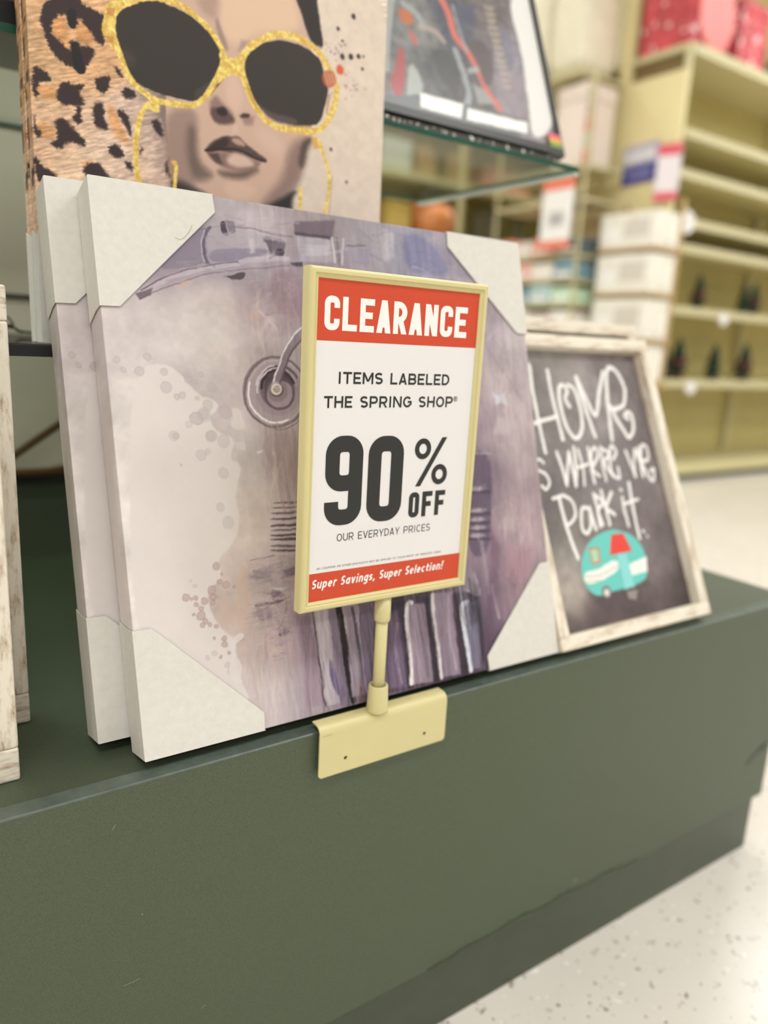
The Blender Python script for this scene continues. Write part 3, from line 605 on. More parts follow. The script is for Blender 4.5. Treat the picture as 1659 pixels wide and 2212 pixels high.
  ('blob',.0005,.85,(96,82,90),[(.1464,.2131),(.1551,.2134),(.1761,.2128),(.1759,.2108),(.1549,.2114),(.1415,.2125)]),
  ('blob',.0004,.85,(120,106,114),[(.1406,.2087),(.1546,.2086),(.1756,.2079),(.1754,.2061),(.1544,.2068),(.141,.2079)]),
  ('blob',.0005,.85,(126,112,120),[(.14,.204),(.1541,.2038),(.175,.203),(.1748,.2006),(.1538,.2014),(.1404,.2026)]),
  ('blob',.0005,.85,(110,96,104),[(.1394,.1984),(.1534,.1981),(.1744,.1972),(.1741,.1948),(.1532,.1957),(.1398,.197)]),
  ('blob',.00046,.85,(104,90,98),[(.1388,.1921),(.1527,.1917),(.1737,.1908),(.1734,.188),(.1524,.189),(.1391,.1903)]),
  ('blob',.00045,.85,(116,102,110),[(.1382,.1872),(.1522,.1868),(.1731,.1858),(.1729,.184),(.152,.1851),(.1387,.1864)]),
  ('blob',.0005,.85,(92,78,86),[(.1377,.1826),(.1517,.1821),(.1726,.181),(.1724,.1788),(.1515,.18),(.1381,.1814)]),
  ('blob',.00045,.85,(88,74,82),[(.1373,.1787),(.1513,.1782),(.1722,.1771),(.1719,.1745),(.151,.1757),(.1377,.1771)]),
  ('blob',.00045,.85,(116,102,110),[(.1366,.172),(.1505,.1715),(.1714,.1702),(.1711,.1678),(.1503,.1692),(.137,.1706)]),
  ('blob',.00045,.85,(104,90,98),[(.1361,.1676),(.1501,.167),(.1709,.1657),(.1707,.1635),(.1498,.1649),(.1365,.1664)]),
  ('line',.00107,.8,(208,198,200),[(.1396,.1996),(.1535,.199),(.1746,.1987)]),
  ('line',.0011,.8,(208,198,200),[(.1391,.1948),(.153,.1941),(.174,.1938)]),
  ('line',.00122,.8,(208,198,200),[(.1384,.1887),(.1523,.1879),(.1733,.1875)]),
  ('line',.00107,.8,(208,198,200),[(.1379,.1838),(.1518,.183),(.1728,.1825)]),
  ('line',.00107,.8,(208,198,200),[(.1369,.1747),(.1508,.1738),(.1717,.1732)]),
  ('line',.00107,.8,(208,198,200),[(.1357,.1638),(.1496,.1628),(.1705,.162)]),
  ('line',.00071,.8,(128,112,114),[(.1144,.1602),(.127,.1615),(.1398,.1617)]),
  ('blob',.00165,.6,(160,146,156),[(.1155,.1509),(.1345,.1524),(.135,.1377),(.1182,.138)]),
  ('blob',.00204,.75,(122,108,126),[(.1478,.1458),(.1671,.1513),(.1658,.1395),(.1503,.1395)]),
  ('blob',.00089,.75,(126,110,122),[(.1317,.1264),(.1427,.1288),(.1474,.1222),(.1343,.1212)]),
  ('line',.0025,.85,(118,102,112),[(.116,.1172),(.1307,.1168),(.1447,.1177)]),
  ('blob',.0015,.6,(150,134,144),[(.1158,.1153),(.1334,.1125),(.1309,.0993),(.1173,.0996)]),
  ('blob',.00046,.8,(212,202,202),[(.1365,.1311),(.1482,.1299),(.1469,.1277),(.1373,.1286)]),
  ('line',.00075,.8,(120,104,104),[(.1468,.1223),(.1479,.1122),(.144,.1011),(.1376,.0923),(.1322,.0913)]),
  ('blob',.00092,.8,(120,100,112),[(.1385,.0902),(.1491,.0884),(.1476,.0847),(.1378,.0835),(.136,.0867)]),
  ('line',.00066,.6,(138,116,126),[(.1261,.0836),(.1377,.0825)]),
  ('line',.00073,.6,(138,116,126),[(.1266,.0806),(.1405,.0791)]),
  ('line',.00073,.6,(138,116,126),[(.1271,.0776),(.1434,.0756)]),
  ('line',.00072,.6,(138,116,126),[(.1276,.0746),(.1367,.0739)]),
  ('line',.0008,.6,(138,116,126),[(.1281,.0716),(.1396,.0704)]),
  ('line',.0008,.6,(138,116,126),[(.1245,.0694),(.1424,.0669)]),
  ('line',.0008,.6,(138,116,126),[(.125,.0664),(.1358,.0653)]),
  ('line',.00064,.6,(138,116,126),[(.1256,.0633),(.1386,.0618)]),
  ('blob',.00224,.6,(222,196,178),[(.1242,.0762),(.1397,.0714),(.1317,.0668),(.1214,.0699)]),
  ('brush',260,.03,.0028,.45,9,90,14,[(.1431,.2819),(.1791,.2809),(.1703,.211),(.1389,.2135)]),
  ('brush',420,.018,.0022,.5,12,0,20,[(.1146,.1625),(.1589,.1573),(.1465,.064),(.1111,.0708)]),
  ('brush',350,.022,.003,.5,10,8,14,[(.0481,.4269),(.1054,.476),(.1208,.4912),(.3929,.5013),(.4155,.4603),(.2061,.4507),(.1152,.4374),(.0549,.4106)]),
  ('brush',200,.02,.004,.4,9,60,40,[(.1445,.437),(.2023,.4423),(.197,.3942),(.1432,.3584)]),
  ('blob',.00223,.9,(72,60,74),[(.232,.0987),(.3947,.0955),(.3924,.0772),(.3936,.0179),(.3825,-.0001),(.2497,.0023),(.211,.0079),(.2047,.0747)]),
  ('blob',.001,.95,(176,158,170),[(.1536,.1051),(.1777,.103),(.1786,.0078),(.1591,.0094)]),
  ('blob',.00357,.5,(120,98,108),[(.1565,.1018),(.1725,.1009),(.1758,.0565),(.1627,.0561)]),
  ('blob',.00089,.95,(196,186,192),[(.1768,.1028),(.1942,.1019),(.1968,.0051),(.1784,.0064)]),
  ('blob',.00089,.95,(150,136,152),[(.1925,.1018),(.2052,.1016),(.2105,.0035),(.1967,.0037)]),
  ('line',.00179,.9,(90,76,80),[(.1759,.1015),(.177,.0679),(.1784,.021),(.1801,.006)]),
  ('line',.00663,1,(50,40,46),[(.2054,.1028),(.2082,.0592),(.2096,.0261),(.2123,.0046)]),
  ('line',.00224,.9,(222,214,212),[(.2096,.1021),(.2122,.0793),(.2155,.0473)]),
  ('blob',.001,.8,(110,96,134),[(.1906,.0551),(.1965,.0318),(.1975,.0109),(.1915,.0181),(.1872,.0396)]),
  ('blob',.00137,.6,(128,106,140),[(.1998,.0311),(.2045,.0123),(.197,.0066)]),
  ('blob',.0011,.95,(176,164,176),[(.2133,.1046),(.2291,.104),(.225,.0078),(.211,.0079)]),
  ('blob',.00102,.95,(140,124,142),[(.2308,.1034),(.2505,.1023),(.2339,.0073),(.2249,.0063)]),
  ('line',.00334,.8,(98,82,98),[(.2214,.0988),(.2253,.0409),(.2212,.0056)]),
  ('line',.00196,.7,(206,196,206),[(.2283,.0977),(.227,.0557),(.2289,.01)]),
  ('line',.00219,.6,(206,150,130),[(.2212,.0207),(.2212,.0056)]),
  ('blob',.00204,.95,(134,116,138),[(.2581,.0885),(.2785,.0871),(.28,.0035),(.2503,.0068)]),
  ('line',.00334,.6,(190,176,192),[(.275,.0733),(.27,.0477),(.2731,.0097)]),
  ('line',.00255,.6,(96,80,100),[(.2636,.0721),(.2573,.0346),(.2577,.0067)]),
  ('blob',.00111,.95,(168,152,164),[(.2906,.0912),(.314,.0895),(.3153,.0023),(.286,.0053)]),
  ('line',.00493,1,(232,226,226),[(.2966,.0926),(.2906,.0912),(.2874,.0728),(.2884,.0411),(.2862,.0069)]),
  ('line',.00223,.6,(120,102,118),[(.3036,.086),(.3054,.0522),(.308,.0086)]),
  ('line',.00167,.5,(206,192,204),[(.2994,.0835),(.2964,.0428),(.298,.0075)]),
  ('blob',.00111,.95,(164,148,162),[(.3252,.0988),(.3538,.0966),(.3546,.0023),(.3278,.0045)]),
  ('line',.00445,1,(230,224,224),[(.326,.0971),(.3242,.0747),(.3261,.0405),(.3268,.0047)]),
  ('line',.00304,.6,(200,186,196),[(.347,.0924),(.3438,.0503),(.3492,.0099)]),
  ('blob',.0012,.95,(138,132,150),[(.3657,.0813),(.3883,.0799),(.3852,.0044),(.3678,.0045)]),
  ('line',.0054,1,(224,226,230),[(.3734,.0826),(.3653,.078),(.3655,.0548),(.3683,.026),(.3699,.0041)]),
  ('blob',.0024,.7,(72,66,82),[(.3754,.0815),(.39,.0759),(.3875,.0561),(.3721,.0553)]),
  ('line',.00557,.9,(60,48,60),[(.3165,.0936),(.3177,.0549),(.3216,.0042)]),
  ('line',.00532,.8,(70,58,70),[(.3552,.0911),(.3562,.0481),(.3611,.0026)]),
  ('blob',.00118,.9,(160,148,158),[(.3763,.1297),(.3878,.1137),(.3939,.0867),(.3697,.0985)]),
  ('line',.0012,.9,(210,200,206),[(.3878,.1137),(.3939,.0867),(.3697,.0985)]),
  ('blob',.00177,.85,(118,104,122),[(.398,.2573),(.4318,.2496),(.4274,.2049),(.4148,.1293),(.3769,.1338)]),
  ('line',.00262,.8,(190,184,190),[(.4055,.2518),(.4318,.2496)]),
  ('blob',.00118,.85,(196,184,190),[(.3948,.2113),(.4088,.2129),(.4223,.2095),(.4108,.2073),(.3958,.2079)]),
  ('line',.00237,.8,(84,70,86),[(.3915,.2065),(.4245,.2047)]),
  ('blob',.00122,.85,(196,184,190),[(.3917,.1865),(.4056,.1878),(.4191,.1842),(.4076,.1822),(.3926,.183)]),
  ('line',.00237,.8,(84,70,86),[(.3883,.1817),(.4213,.1793)]),
  ('blob',.00118,.85,(196,184,190),[(.3903,.1761),(.4042,.1774),(.4177,.1737),(.4063,.1717),(.3913,.1727)]),
  ('line',.00237,.8,(84,70,86),[(.387,.1714),(.4199,.1688)]),
  ('blob',.0011,.85,(196,184,190),[(.3892,.1668),(.403,.168),(.4165,.1642),(.4051,.1623),(.3901,.1634)]),
  ('line',.00237,.8,(84,70,86),[(.3858,.1621),(.4187,.1593)]),
  ('blob',.00118,.85,(196,184,190),[(.388,.1575),(.4018,.1587),(.4152,.1548),(.4038,.153),(.3889,.1541)]),
  ('line',.0024,.8,(84,70,86),[(.3847,.1529),(.4174,.1499)]),
  ('line',.00532,.8,(176,164,172),[(.4045,.1474),(.4062,.1177),(.408,.0879)]),
  ('line',.003,.7,(202,190,196),[(.4132,.0956),(.4194,.0564)]),
  ('blob',.00532,.5,(126,100,120),[(.4191,.1629),(.4333,.1401),(.4139,.0573),(.4001,.0595)]),
  ('blob',.0019,.85,(216,214,220),[(.4401,.3247),(.4537,.3183),(.4663,.3249),(.4634,.3139),(.4696,.3051),(.4558,.3117),(.4465,.3074),(.4489,.315)]),
  ('line',.00139,.5,(150,136,144),[(.4411,.3765),(.4586,.3553),(.4764,.3337),(.4916,.3117)]),
  ('blob',.00473,.6,(210,198,200),[(.4477,.2944),(.4765,.2897),(.4653,.2723),(.4391,.273)]),
  ('blob',.0048,.5,(204,190,192),[(.4409,.1759),(.4638,.1717),(.4557,.155),(.4332,.1615)]),
  ('blob',.0048,.5,(186,150,160),[(.4447,.1388),(.4891,.1339),(.4682,.0923),(.4348,.1076)]),
  ('brush',700,.05,.0022,.5,13,92,5,[(.1504,.1042),(.3969,.0952),(.3936,.0179),(.2039,.0065),(.1593,.0108)]),
  ('brush',420,.022,.004,.4,9,80,30,[(.4213,.3757),(.4526,.4203),(.5027,.3944),(.4952,.1333),(.4056,.0375),(.3918,.1446)]),
  ('brush',250,.05,.003,.35,7,90,8,[(.1019,.0927),(.1671,.0813),(.1736,.0075),(.1078,.0088)]),
  ('streak',.05),
 ],
 'woman': [
  ('bg',3,[(-.0003,.2609,214,178,140),(.0198,.1866,226,190,158),(.0526,.1717,232,206,184),(.0365,.2852,222,180,140),(.0976,.1877,222,196,178),(.1455,.2091,160,140,134),(.3485,.3436,232,214,198),(.3669,.1975,226,210,196),(.3332,.2428,226,208,194),(.2277,.3415,228,200,176)]),
  ('wash',.012,.05),
  ('blob',.0011,1,(229,213,198),[(.2935,.3993),(.3961,.4279),(.4095,.1603),(.2644,.1422),(.267,.1677),(.2757,.1814),(.284,.2198),(.2927,.2337),(.3066,.2852),(.3054,.3328)]),
  ('blob',.0024,.75,(214,160,108),[(.0218,.2934),(.0333,.2936),(.0349,.2847),(.0365,.2776),(.0351,.2688),(.0235,.2698),(.0202,.2811)]),
  ('blob',.0024,.75,(214,160,108),[(.0432,.2961),(.055,.2916),(.0597,.2832),(.0523,.2748),(.0404,.2776)]),
  ('blob',.0024,.75,(214,160,108),[(.0044,.2299),(.0218,.2336),(.0223,.2223),(.0068,.221)]),
  ('blob',.00232,.75,(214,160,108),[(.0038,.1995),(.0192,.1986),(.0197,.189),(.0079,.1859),(.0044,.1929)]),
  ('blob',.00268,.75,(214,160,108),[(.0669,.2295),(.0763,.2254),(.0831,.2076),(.0913,.1906),(.0785,.1965),(.0703,.2052)]),
  ('blob',.00268,.75,(214,160,108),[(.0419,.1711),(.0503,.1735),(.0564,.1714),(.0457,.1626)]),
  ('fur',.1),
  ('fblob',.0014,.95,(62,48,48),[(.0146,.3007),(.0255,.3109),(.0441,.3159),(.0496,.3081),(.0616,.3065),(.0696,.3048),(.0651,.2922),(.0708,.2792),(.0605,.2787),(.0567,.2854),(.0472,.2962),(.0442,.2964),(.0429,.2886),(.0388,.2857),(.0351,.2894),(.0355,.2979),(.0246,.2932),(.0205,.2857),(.0209,.2757),(.0285,.2729),(.0341,.2667),(.0419,.2657),(.0395,.2566),(.0452,.2502),(.0394,.2527),(.0315,.2538),(.024,.2587),(.0185,.2649),(.0135,.2785),(.0112,.2889)]),
  ('fblob',.00157,.95,(62,48,48),[(.0363,.2738),(.0414,.2769),(.0442,.2729),(.0563,.2748),(.0592,.2697),(.0538,.2627),(.0494,.2531),(.0462,.2485),(.0422,.2495),(.0385,.2544),(.0379,.2638)]),
  ('fblob',.00136,.95,(62,48,48),[(.0034,.2465),(.0081,.2466),(.0183,.2414),(.02,.2371),(.0094,.2348),(.0053,.2301),(.0077,.2212),(.0029,.2193),(.0015,.2293)]),
  ('fblob',.0014,.95,(62,48,48),[(.0259,.2383),(.0358,.2395),(.0397,.2375),(.0459,.2417),(.0477,.2372),(.0425,.2323),(.0472,.2255),(.0461,.2218),(.0379,.2197),(.0319,.2185),(.0222,.2213),(.0237,.2312)]),
  ('fblob',.00136,.95,(62,48,48),[(.0573,.247),(.0636,.2523),(.073,.2534),(.0716,.2443),(.0672,.2364),(.061,.2371),(.0581,.2424)]),
  ('fblob',.00175,.95,(62,48,48),[(.0754,.2638),(.0806,.262),(.0846,.253),(.0783,.2556)]),
  ('fblob',.0014,.95,(62,48,48),[(.081,.2403),(.0876,.2477),(.0972,.2427),(.096,.2384),(.0862,.2354)]),
  ('fblob',.00175,.95,(62,48,48),[(.0564,.2254),(.0648,.228),(.0655,.2193),(.0652,.2112),(.0703,.2052),(.0649,.2032),(.0557,.2054),(.054,.217)]),
  ('fblob',.00157,.95,(62,48,48),[(.0762,.2234),(.0826,.2256),(.0899,.217),(.0918,.2061),(.0905,.1997),(.0854,.21)]),
  ('fblob',.0014,.95,(62,48,48),[(.0389,.2189),(.0425,.2216),(.0448,.2162),(.0436,.211),(.045,.2074),(.0413,.2037),(.0363,.2057),(.0366,.2116),(.0397,.2132)]),
  ('fblob',.00157,.95,(62,48,48),[(.0194,.2035),(.0255,.2075),(.0313,.2057),(.039,.1964),(.0459,.1917),(.0472,.186),(.0425,.1852),(.0396,.1876),(.0285,.1856),(.0242,.179),(.0154,.1804),(.0146,.1841),(.0226,.1875)]),
  ('fblob',.0014,.95,(62,48,48),[(.0023,.2087),(.0035,.1947),(.0081,.1898),(.0059,.1855),(.0012,.1875)]),
  ('fblob',.0014,.95,(62,48,48),[(.0676,.1895),(.0752,.1929),(.0825,.1881),(.0823,.1819),(.0736,.1794),(.0685,.1846)]),
  ('fblob',.00157,.95,(62,48,48),[(.0427,.1652),(.0513,.1726),(.0627,.1715),(.0666,.1608),(.0805,.1588),(.0664,.1546),(.0496,.1572),(.0445,.1594)]),
  ('fblob',.00157,.95,(62,48,48),[(.0833,.1789),(.091,.1792),(.0907,.1687),(.0843,.1739)]),
  ('fblob',.00175,.95,(62,48,48),[(.1109,.22),(.1166,.2241),(.1221,.2169),(.1241,.2047),(.1141,.2112)]),
  ('fblob',.0014,.95,(62,48,48),[(-.0007,.1689),(.0041,.1687),(.0047,.162),(.0172,.1581),(.0218,.1499),(.0086,.1419),(.0004,.1525)]),
  ('fblob',.00157,.95,(62,48,48),[(.0992,.1971),(.1024,.1915),(.0989,.1846)]),
  ('fblob',.00175,.95,(62,48,48),[(.1284,.1907),(.127,.1787),(.1303,.1675),(.1224,.178),(.126,.186)]),
  ('fblob',.00175,.95,(62,48,48),[(.1291,.1684),(.1409,.1702),(.1455,.16),(.1336,.1582)]),
  ('fblob',.0014,.95,(62,48,48),[(-.0152,.1636),(-.0194,.1552),(-.0181,.1458),(-.0133,.1465)]),
  ('blob',.0011,1,(229,213,198),[(.2935,.3993),(.3961,.4279),(.4122,.1049),(.2503,.0899),(.267,.1677),(.2757,.1814),(.284,.2198),(.2927,.2337),(.3066,.2852),(.3054,.3328)]),
  ('wash',.01,.02),
  ('blob',.0004,.9,(46,40,38),[(.0357,.3026),(.0445,.303),(.0429,.2886),(.0388,.2857),(.0351,.2894)]),
  ('blob',.00045,.9,(46,40,38),[(.0363,.2738),(.0414,.2769),(.0442,.2729),(.0468,.264),(.0504,.2533),(.0462,.2485),(.0422,.2495),(.0385,.2544)]),
  ('fblob',.0014,.95,(62,48,48),[(.0295,.3949),(.0293,.389),(.0233,.3884),(.0182,.3912),(.024,.3998),(.0281,.4001)]),
  ('fblob',.0014,.95,(62,48,48),[(.0239,.3418),(.0223,.3353),(.0161,.3348),(.0126,.3385),(.0162,.3454),(.0234,.3466)]),
  ('fblob',.0014,.95,(62,48,48),[(.0361,.3286),(.0343,.322),(.027,.3225),(.0253,.3256),(.0288,.3319),(.0332,.3318)]),
  ('fblob',.00116,.95,(62,48,48),[(.0097,.3743),(.0083,.3676),(.0023,.3669),(.0017,.3717),(.0031,.3787),(.0087,.3801)]),
  ('fblob',.0014,.95,(62,48,48),[(.0294,.3684),(.0242,.3636),(.0197,.3623),(.0175,.3647),(.0183,.3708),(.0249,.3717)]),
  ('fblob',.0014,.95,(62,48,48),[(.0194,.361),(.0172,.3572),(.0127,.3554),(.0103,.3582),(.0137,.3649),(.0178,.3669)]),
  ('fblob',.00121,.95,(62,48,48),[(.051,.3635),(.0467,.3569),(.0409,.3533),(.0404,.3603),(.0421,.3675),(.0484,.3665)]),
  ('fblob',.00136,.95,(62,48,48),[(.0246,.358),(.0216,.3523),(.0166,.3507),(.015,.3551),(.0168,.3627),(.022,.3625)]),
  ('fblob',.00157,.95,(62,48,48),[(.0339,.3367),(.0308,.3318),(.0233,.3298),(.019,.3324),(.0251,.3401),(.0296,.3408)]),
  ('fblob',.00116,.95,(62,48,48),[(.0097,.3521),(.0082,.3484),(.0032,.3441),(.0012,.3495),(.0026,.3551),(.0094,.3576)]),
  ('fblob',.00121,.95,(62,48,48),[(.0317,.3469),(.0277,.3385),(.0228,.3399),(.0184,.343),(.0232,.351),(.0293,.3507)]),
  ('fblob',.00121,.95,(62,48,48),[(.0185,.3618),(.0161,.3557),(.01,.3545),(.0063,.3581),(.0113,.3653),(.0174,.366)]),
  ('fblob',.0014,.95,(62,48,48),[(.0549,.3363),(.0516,.3304),(.0435,.3292),(.0393,.3319),(.0455,.3383),(.0512,.3386)]),
  ('fblob',.00136,.95,(62,48,48),[(.039,.399),(.0369,.3931),(.0294,.3898),(.0257,.3946),(.0313,.4036),(.0369,.4024)]),
  ('blob',.00089,1,(150,130,124),[(.1192,.2401),(.1352,.2434),(.1953,.2556),(.1949,.1445),(.1524,.1389),(.1432,.1662),(.1307,.1868),(.1242,.21)]),
  ('blob',.00089,1,(214,184,166),[(.124,.2364),(.1336,.3567),(.182,.3703),(.2582,.3916),(.2754,.3716),(.2845,.3453),(.2907,.3293),(.2973,.2953),(.2927,.2337),(.2854,.225),(.2827,.2048),(.2756,.1863),(.2611,.1693),(.2353,.1559),(.1938,.1467),(.1469,.1509),(.13,.1768)]),
  ('blob',.00626,.9,(232,202,176),[(.1858,.3692),(.2582,.3894),(.2801,.35),(.2618,.3362),(.2287,.3304),(.2074,.3118),(.1893,.3119),(.1818,.3307)]),
  ('blob',.006,.9,(188,160,146),[(.1598,.362),(.1808,.3678),(.1831,.3407),(.1792,.3268),(.1595,.3346)]),
  ('blob',.00268,.9,(168,144,136),[(.1805,.3336),(.1868,.32),(.1944,.3043),(.1892,.302),(.1792,.3203)]),
  ('blob',.00245,.7,(176,150,142),[(.2074,.3174),(.2167,.3185),(.2074,.3063),(.2035,.3053)]),
  ('blob',.00626,.9,(166,142,132),[(.1239,.231),(.1508,.2418),(.1607,.2326),(.1578,.2097),(.16,.1758),(.1469,.1509),(.124,.1814)]),
  ('blob',.006,.8,(118,102,92),[(.1481,.2247),(.158,.2232),(.1552,.2036),(.1626,.1877),(.1781,.1786),(.1548,.1681),(.1464,.1964)]),
  ('blob',.00784,.85,(150,126,118),[(.2661,.2289),(.2941,.2388),(.2869,.2204),(.2786,.1868),(.2582,.1664),(.2268,.1523),(.2408,.1713),(.2579,.191)]),
  ('blob',.00438,.8,(84,72,68),[(.2807,.234),(.2956,.2391),(.2868,.2253),(.2828,.2024),(.2753,.2061)]),
  ('blob',.005,.9,(66,56,54),[(.1299,.1712),(.1547,.1647),(.1805,.1532),(.1622,.146),(.1295,.1484)]),
  ('blob',.00438,.95,(50,44,42),[(.2268,.1523),(.2495,.164),(.2757,.1814),(.2685,.1679),(.2688,.1491),(.2212,.143)]),
  ('blob',.00537,.8,(226,196,176),[(.1859,.1728),(.2101,.1789),(.2295,.1721),(.2129,.1601),(.1912,.1594)]),
  ('blob',.00626,.6,(226,196,180),[(.2292,.2388),(.2574,.2298),(.2577,.2117),(.2405,.2124),(.221,.2279)]),
  ('blob',.00134,1,(66,57,52),[(.0922,.3351),(.0978,.3764),(.1349,.4254),(.195,.4603),(.2546,.4645),(.2898,.4386),(.298,.3948),(.2948,.3745),(.2798,.366),(.268,.3921),(.2337,.3967),(.1698,.3815),(.1312,.354),(.1257,.3164),(.1073,.3169)]),
  ('brush',160,.03,.002,.5,9,100,30,[(.0991,.345),(.1057,.3827),(.1583,.428),(.2333,.4523),(.2814,.4294),(.2892,.3981)]),
  ('blob',.0045,.8,(226,196,180),[(.1904,.2779),(.2035,.2807),(.2101,.2651),(.2047,.2457),(.1942,.2505),(.189,.263)]),
  ('blob',.0035,.85,(150,124,116),[(.18,.2589),(.1864,.2512),(.1994,.2447),(.1981,.2353),(.1849,.2316),(.1734,.2351),(.1722,.2506)]),
  ('blob',.00224,.8,(98,78,72),[(.1722,.2438),(.1812,.2479),(.1981,.2422),(.2007,.2358),(.1849,.2305),(.1746,.2342)]),
  ('blob',.002,.95,(60,46,44),[(.1799,.2454),(.1876,.2492),(.1928,.2446),(.1876,.239),(.1811,.2411)]),
  ('blob',.00196,.95,(62,48,46),[(.2047,.2434),(.2114,.2482),(.2182,.2472),(.2155,.2432),(.2074,.2417)]),
  ('blob',.003,.6,(150,120,114),[(.2074,.2417),(.2223,.2469),(.2209,.2373),(.2114,.2355)]),
  ('blob',.0025,.7,(224,196,184),[(.1981,.233),(.2034,.234),(.2034,.2259),(.1967,.2247)]),
  ('blob',.00147,.95,(98,78,72),[(.1667,.2033),(.1744,.2126),(.1901,.2212),(.198,.2214),(.2047,.2238),(.2128,.2171),(.2265,.2112),(.2392,.205),(.235,.2019),(.221,.2032),(.194,.2057),(.1809,.2046),(.1692,.2003)]),
  ('blob',.00179,.9,(64,52,48),[(.1673,.2028),(.1809,.2149),(.1927,.2205),(.194,.2126),(.1809,.2057),(.1692,.2014)]),
  ('blob',.00179,.85,(210,180,166),[(.1967,.22),(.2061,.2217),(.2142,.215),(.2034,.2137),(.1967,.2166)]),
  ('blob',.0025,.95,(150,122,114),[(.1692,.2003),(.1808,.2034),(.194,.2057),(.2183,.2027),(.2322,.2015),(.2238,.1929),(.2047,.1887),(.186,.1892),(.1743,.1942)]),
  ('blob',.00358,.95,(224,196,182),[(.1927,.2031),(.2047,.2075),(.2238,.2001),(.2211,.1937),(.198,.1911),(.19,.1957)]),
  ('blob',.002,.8,(84,68,62),[(.1692,.2003),(.1808,.2023),(.186,.1927),(.1782,.1926)]),
  ('line',.00219,.9,(52,40,38),[(.1666,.2027),(.1809,.2059),(.1953,.2092),(.2115,.2087),(.2238,.2048),(.2364,.2033)]),
  ('blob',.00447,.85,(110,92,84),[(.1781,.1856),(.202,.1871),(.228,.196),(.2266,.1898),(.2074,.1796),(.1846,.1797)]),
  ('blob',.00134,1,(64,56,52),[(.268,.3921),(.2935,.3993),(.2987,.3639),(.302,.3496),(.3069,.332),(.2906,.334),(.2845,.3441),(.2785,.3588),(.2711,.3705)]),
  ('blob',.00054,1,(70,63,58),[(.1092,.3266),(.1257,.3305),(.1459,.3283),(.1597,.3228),(.1785,.3121),(.193,.2957),(.1954,.2856),(.183,.268),(.1635,.2491),(.1539,.2472),(.1307,.2466),(.1061,.2496),(.0974,.2518),(.0912,.2584),(.0872,.2694),(.0813,.2817),(.0786,.2946),(.0781,.305),(.0865,.3149),(.0962,.3213)]),
  ('blob',.00358,.5,(98,86,82),[(.0812,.2797),(.0939,.2798),(.098,.2698),(.0913,.2644),(.0852,.2709)]),
  ('blob',.00131,.5,(104,92,90),[(.1565,.2582),(.1782,.2733),(.183,.2702),(.1635,.2502),(.1552,.2516)]),
  ('cline',.00581,1,(238,212,120),[(.0734,.3023),(.0772,.3132),(.0882,.3212),(.106,.3291),(.1334,.334),(.1569,.3277),(.1739,.3172),(.1853,.3049),(.1872,.2923),(.181,.2756),(.1683,.2554),(.1583,.2459),(.146,.2417),(.1175,.2406),(.1061,.2446),(.0949,.2506),(.0872,.2613),(.0807,.2781),(.0731,.2943)]),
  ('blob',.0004,1,(240,214,124),[(.0722,.3187),(.0889,.3232),(.1039,.3271),(.0866,.3158),(.079,.3072),(.0798,.3007),(.0775,.2924),(.0812,.2797),(.0748,.2763),(.067,.2889),(.0646,.2921),(.0686,.3045)]),
  ('blob',.00067,.8,(206,150,90),[(.0719,.312),(.0781,.3127),(.0769,.3057),(.0707,.306)]),
  ('blob',.0006,.8,(206,150,90),[(.068,.2881),(.0773,.2885),(.0761,.2834),(.0709,.2821)]),
  ('blob',.0006,1,(72,64,60),[(.2101,.2991),(.2141,.3078),(.2261,.3174),(.2396,.324),(.259,.3293),(.2761,.3294),(.2907,.3258),(.3027,.3203),(.306,.3103),(.314,.294),(.3099,.2737),(.3028,.2552),(.2923,.2495),(.2688,.2463),(.2459,.2467),(.2305,.2543),(.2209,.2651),(.2128,.2794)]),
  ('blob',.002,.6,(128,108,108),[(.2209,.2628),(.2374,.2545),(.2571,.2536),(.2745,.2534),(.2731,.2471),(.2487,.2449),(.2319,.2511)]),
  ('cline',.00686,1,(238,212,120),[(.2083,.2998),(.2146,.3097),(.2278,.3203),(.2439,.3305),(.2631,.3352),(.283,.3336),(.3005,.3266),(.3103,.3157),(.319,.3058),(.3236,.2948),(.3211,.2749),(.3112,.2574),(.2994,.2464),(.2789,.2422),(.2559,.2408),(.2392,.2437),(.2282,.2517),(.2173,.2655),(.2099,.2819),(.2073,.2947)]),
  ('blob',.00067,1,(240,214,124),[(.1815,.3002),(.1905,.299),(.1944,.2966),(.2009,.2981),(.2074,.3052),(.2101,.2991),(.2114,.2859),(.2168,.2734),(.2114,.2745),(.2061,.2813),(.1969,.2815),(.1904,.2779),(.1852,.2712),(.1787,.2675),(.1866,.2848)]),
  ('line',.0025,.8,(200,160,70),[(.2141,.2751),(.2195,.2636),(.2264,.2546)]),
  ('line',.00179,.7,(200,160,70),[(.1813,.2714),(.1774,.2628),(.1736,.2575)]),
  ('line',.00219,.8,(190,140,80),[(.3116,.2667),(.3149,.2869)]),
  ('line',.00171,.7,(190,150,70),[(.263,.244),(.2923,.2495)]),
  ('line',.00537,1,(238,210,112),[(.1159,.2415),(.1068,.2335),(.0999,.2219),(.0962,.2069),(.0946,.1891),(.0952,.1736),(.097,.1592)]),
  ('blob',.0004,1,(236,208,110),[(.1081,.2399),(.1182,.2419),(.1201,.23),(.1167,.2293),(.1079,.2317),(.1022,.2254)]),
  ('line',.00402,1,(236,206,108),[(.1318,.1859),(.1353,.1822),(.133,.1581)]),
  ('line',.0015,.7,(206,140,70),[(.1307,.1879),(.1309,.1686)]),
  ('blob',.00055,.9,(226,176,96),[(.2926,.2386),(.3001,.2387),(.3049,.2284),(.2959,.2256)]),
  ('line',.00438,1,(240,214,110),[(.3017,.2365),(.3081,.224),(.3148,.2062),(.3168,.1874),(.3114,.1546)]),
  ('line',.00438,1,(242,220,110),[(.2787,.1818),(.2807,.1544)]),
